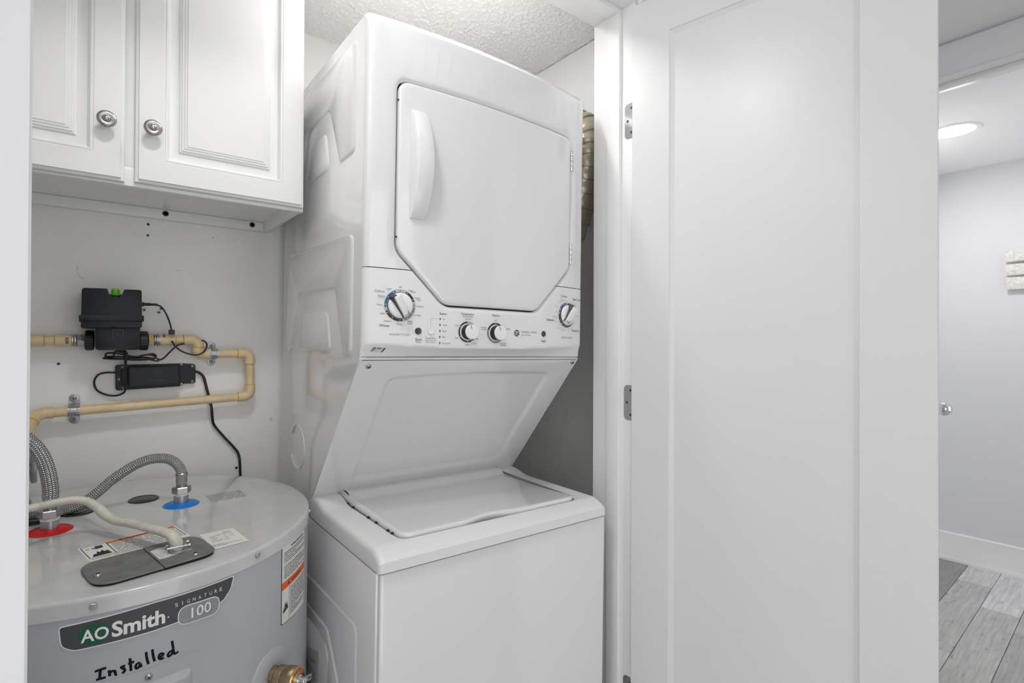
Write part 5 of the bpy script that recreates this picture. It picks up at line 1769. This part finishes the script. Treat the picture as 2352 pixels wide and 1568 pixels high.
# threaded nipples with coloured discs
def nipple(x, y, m, lb):
    lathe_obj('dip_disc', [(0.0335, 0.0), (0.0338, 0.0012), (0.030, 0.0035), (0.020, 0.0055), (0.0150, 0.0060)], m, (x, y, TZ - 0.0005), (0, 0, 1), HE, 40, 40, lb)
    bm = bmesh.new()
    for k in range(24):
        a = 2 * math.pi * k / 24
        if math.sin(a) > 0.85:
            continue
        mt_ = Matrix.Translation((x, y, TZ)) @ Matrix.Rotation(a, 4, 'Z')
        vs = [bm.verts.new(mt_ @ Vector(p)) for p in ((0.0300, -0.0004, 0.0033), (0.0300, 0.0004, 0.0033), (0.0205, 0.0004, 0.0058), (0.0205, -0.0004, 0.0058))]
        bm.faces.new(vs)
    bm_obj('disc_ribs', bm, m, HE, 0, 'stuff')
    lathe_obj('nipple', [(0.0135, 0.0), (0.0137, 0.003), (0.0137, 0.021), (0.0130, 0.0215)], 'steel', (x, y, TZ + 0.002), (0, 0, 1), HE, 28)
    lathe_obj('thread_tape', [(0.0133, 0.0), (0.0143, 0.0008), (0.0137, 0.0016), (0.0145, 0.0024), (0.0138, 0.0034), (0.0144, 0.0046), (0.0135, 0.0056)], 'inkwhite', (x, y, TZ + 0.0205), (0, 0, 1), HE, 28)


nipple(0.0976, 0.0477, 'blue', 'bright blue disc round the cold inlet')
nipple(-0.1119, 0.0115, 'red', 'bright red disc round the hot outlet')
for x, y in ((0.0366, 0.1290), (-0.0745, 0.1060), (-0.140, 0.090)):
    gp = lathe_obj('grommet', [(0.0285, 0.0), (0.0285, 0.0015), (0.0262, 0.0028), (0.0240, 0.0020), (0.018, 0.0018), (0.016, 0.0026), (0.009, 0.0024), (0.0, 0.0030)], 'rubber', (x, y, TZ - 0.0003), (0, 0, 1), HE, 32)
# scratches through the paint of the lid
R_ = random.Random(8)
for x, y, n_ in ((0.168, -0.110, 14),):
    for k in range(n_):
        px, py = x + R_.uniform(-0.02, 0.02), y + R_.uniform(-0.006, 0.012)
        o = flat_obj('paint_scratch', [[(px, py), (px + R_.uniform(0.001, 0.004), py + 0.0005), (px + R_.uniform(0.001, 0.003), py + R_.uniform(0.001, 0.002))]], 'chip', top(0.0004), HE)

# ------------------------------------------------------------------ hoses and cable on the heater (each a thing of its own)
HM = Matrix.Translation(HT_LOC) @ Matrix.Rotation(HT_ROT[1], 4, 'Y') @ Matrix.Rotation(HT_ROT[0], 4, 'X')


def hw(p):
    return HM @ Vector(p)


def hose_thing(name, label, base):
    t = thing(name, label, 'hose', tuple(hw(base)), HT_ROT, 'braided steel water hoses on the heater')
    return t, (lambda p: tuple(Vector(p) - Vector(base)))


def fitting(t, lo, x, y, z, k=1.0, nutm='nickel'):
    lathe_obj('swivel_nut', [(0.0155 * k, 0.0), (0.0178 * k, 0.0012), (0.0178 * k, 0.0125), (0.0160 * k, 0.0142), (0.011 * k, 0.0146)], nutm, lo((x, y, z)), (0, 0, 1), t, 6, 20)
    lathe_obj('ferrule', [(0.0098 * k, 0.0125), (0.0098 * k, 0.021), (0.0106 * k, 0.0225), (0.0106 * k, 0.034), (0.0116 * k, 0.036), (0.0118 * k, 0.0415), (0.0104 * k, 0.043)], 'nickel', lo((x, y, z)), (0, 0, 1), t, 28)


t, lo = hose_thing('flexible_hose', 'braided steel hose arching from the blue cold inlet', (0.0976, 0.0477, HH))
fitting(t, lo, 0.0980, 0.0477, 0.9262)
tube('braided_sleeve', [lo(p) for p in [(0.0983, 0.0477, 0.958), (0.0988, 0.0485, 0.9645), (0.0963, 0.053, 0.9760), (0.0879, 0.058, 0.9892), (0.0751, 0.064, 0.9980), (0.0595, 0.070, 1.0005), (0.0399, 0.075, 0.9985), (0.0192, 0.080, 0.9902), (-0.0011, 0.085, 0.9767), (-0.0212, 0.090, 0.9609), (-0.0409, 0.092, 0.9419), (-0.0565, 0.095, 0.9289), (-0.0718, 0.097, 0.9175), (-0.0869, 0.097, 0.9135), (-0.105, 0.095, 0.9137), (-0.130, 0.088, 0.9150), (-0.160, 0.080, 0.9200)]], 0.0100, 'braid', t, 24, 8)

t, lo = hose_thing('flexible_hose', 'thicker braided steel hose rising from the red hot outlet at the left door', (-0.1119, 0.0115, HH))
fitting(t, lo, -0.1119, 0.0115, 0.9275, 1.02)
tube('braided_sleeve', [lo(p) for p in [(-0.1112, 0.0115, 0.962), (-0.1110, 0.0115, 0.9750), (-0.1120, 0.0115, 0.9880), (-0.1149, 0.0115, 1.0093), (-0.1211, 0.0115, 1.0341), (-0.1299, 0.0115, 1.0545), (-0.1387, 0.0115, 1.0674), (-0.1495, 0.0115, 1.0790), (-0.168, 0.012, 1.0900)]], 0.0122, 'braid', t, 28, 8)

base = (0.0625, -0.2335, HH + 0.006)
t = thing('power_cable', 'thick dirty white electrical cable entering the heater top plate', 'cable', tuple(hw(base)), HT_ROT)
tube('sheath', [tuple(Vector(p) - Vector(base)) for p in [(0.0622, -0.2335, 0.905), (0.0612, -0.233, 0.9150), (0.0592, -0.231, 0.9230), (0.0542, -0.222, 0.9305), (0.0434, -0.200, 0.9322), (0.0247, -0.170, 0.9335), (0.0035, -0.130, 0.9336), (-0.0152, -0.100, 0.9325), (-0.0311, -0.075, 0.9385), (-0.0438, -0.060, 0.9519), (-0.0577, -0.052, 0.9622), (-0.0737, -0.050, 0.9680), (-0.0913, -0.055, 0.9698), (-0.1134, -0.065, 0.9707), (-0.1330, -0.080, 0.9723), (-0.160, -0.10, 0.974)]], 0.0092, 'nmcable', t, 18, 8, flat=((0, 0.3, 1), 0.74), rad=lambda u: 0.0098 - 0.0014 * u)

# ball valve half hidden behind the hot hose
bv = thing('ball_valve', 'grey metal valve half hidden behind the hot hose at the left door', 'valve', (-0.1120, 1.560, 0.995))
lathe_obj('valve_barrel', [(0.010, -0.045), (0.013, -0.03), (0.013, -0.012), (0.018, -0.010), (0.018, 0.012), (0.012, 0.014), (0.012, 0.030)], 'galv', (0, 0, 0), (0, 0.25, 1), bv, 8, 25)
box_obj('valve_lever', (0.004, 0.014, -0.022, -0.015, -0.048, 0.012), 'galv', bv, bev=0.002)
tube('loose_hose', [(-0.073, -0.09, -0.043), (-0.023, -0.12, -0.041), (0.007, -0.17, -0.053), (0.002, -0.22, -0.067), (-0.053, -0.24, -0.065)], 0.009, 'galv', bv, 16)

# ------------------------------------------------------------------ clear pouch with papers between heater and washer
po = thing('document_pouch', 'clear plastic pouch of papers tucked between heater and washer', 'pouch', (0.3865, 1.205, 0.36))
bm = bmesh.new()
n = 14
lpz = []
for j in range(9):
    v = j / 8
    row = []
    for i in range(n + 1):
        u = i / n
        row.append((0.006 * math.sin(u * 5 + v * 3) * 0.5 - 0.004 * math.sin(v * 3.1), 0.085 - 0.175 * u + 0.012 * v * math.sin(u * 3), 0.0 + (0.262 - 0.02 * u + 0.018 * math.sin(u * 3.0)) * v))
    lpz.append([bm.verts.new(p) for p in row])
for a, b in zip(lpz, lpz[1:]):
    for i in range(n):
        bm.faces.new((a[i], a[i + 1], b[i + 1], b[i]))
bm_obj('film', bm, 'clear', po, 60)
bm = bmesh.new()
pv = []
for j in range(7):
    v = j / 6
    pv.append([bm.verts.new((0.0075 + 0.0025 * math.sin(u * 4 + 1), 0.078 - 0.112 * u, (0.192 + 0.028 * u) * v)) for u in [i / 8 for i in range(9)]])
for a, b in zip(pv, pv[1:]):
    for i in range(8):
        bm.faces.new((a[i], a[i + 1], b[i + 1], b[i]))
bm_obj('paper_sheet', bm, 'paper', po, 60)
fpp = lambda x, z: (0.0062 + 0.0025 * math.sin((0.078 - x) / 0.112 * 4 + 1), x, z)
ppx = lambda u, z: fpp(0.078 - u, z)
text_obj('lettering', 'DWELLING', 0.072, 0.186, 0.050, 'inkgrey', ppx, po, height=0.0065, ang=0.16)
o = flat_obj('fine_print', dashes(0.020, 0.100, 0.150, 0.172, 3, 41, 0.3) + dashes(0.055, 0.100, 0.02, 0.140, 9, 42, 0.25), 'inkgrey', ppx, po)
o['kind'] = 'stuff'

# ------------------------------------------------------------------ slatted sign on the far wall
sg = thing('wall_sign', 'whitewashed wooden slat sign on the grey wall of the room beyond', 'sign', (3.95, 0.40, 1.665))
for k, (z0, z1, y1) in enumerate(((1.7125, 1.7760, 0.2310), (1.6385, 1.6990, 0.2300), (1.5605, 1.6275, 0.2265))):
    box_obj('slat', (-0.030, -0.014, -0.23, y1, z0 - 1.665, z1 - 1.665), 'wood_sign', sg, bev=0.0025)
for y in (-0.15, 0.12):
    box_obj('batten', (-0.014, 0.0, y - 0.015, y + 0.015, -0.10, 0.108), 'wood_sign', sg, bev=0.001)

# ------------------------------------------------------------------ lamps
def wafer(name, label, loc, power, r):
    t = thing(name, label, 'light', loc)
    lathe_obj('trim_ring', [(r * 0.78, 0.0), (r, 0.0), (r, -0.002), (r * 0.97, -0.006), (r * 0.80, -0.004), (r * 0.78, -0.001)], 'lampring', (0, 0, 0), (0, 0, 1), t, 40)
    lathe_obj('diffuser', [(r * 0.78, -0.0005), (r * 0.77, -0.003), (r * 0.4, -0.0036), (0, -0.0038)], 'lamp', (0, 0, 0), (0, 0, 1), t, 40)
    area_lamp('bulb', (0, 0, -0.012), power, r * 1.5, t)
    return t


wafer('ceiling_light', 'lit round recessed ceiling lamp in the room beyond the open door', (3.19, 0.695, HZ), LAMP_ROOM, 0.105)
wafer('ceiling_light', 'added round ceiling lamp, out of view above the hall in front of the closet', (0.12, 0.66, HZ), LAMP_HALL, 0.105)  # unseen lamp added in place of a flash, lighting the closet front

st = thing('added_strip_light', 'added slim strip lamp, out of view across the closet ceiling behind the door head', 'light', (0.61, 1.065, CZ))  # unseen strip lamp, added to brighten the upper closet
box_obj('batten', (-0.24, 0.24, -0.018, 0.018, -0.022, 0.0), 'lampring', st, bev=0.002)
box_obj('diffuser', (-0.23, 0.23, -0.014, 0.014, -0.0245, -0.022), 'lamp', st, bev=0.001)
l = area_lamp('tube', (0, 0, -0.026), LAMP_CLOSET, 0.45, st)
l.data.shape = 'RECTANGLE'
l.data.size_y = 0.026
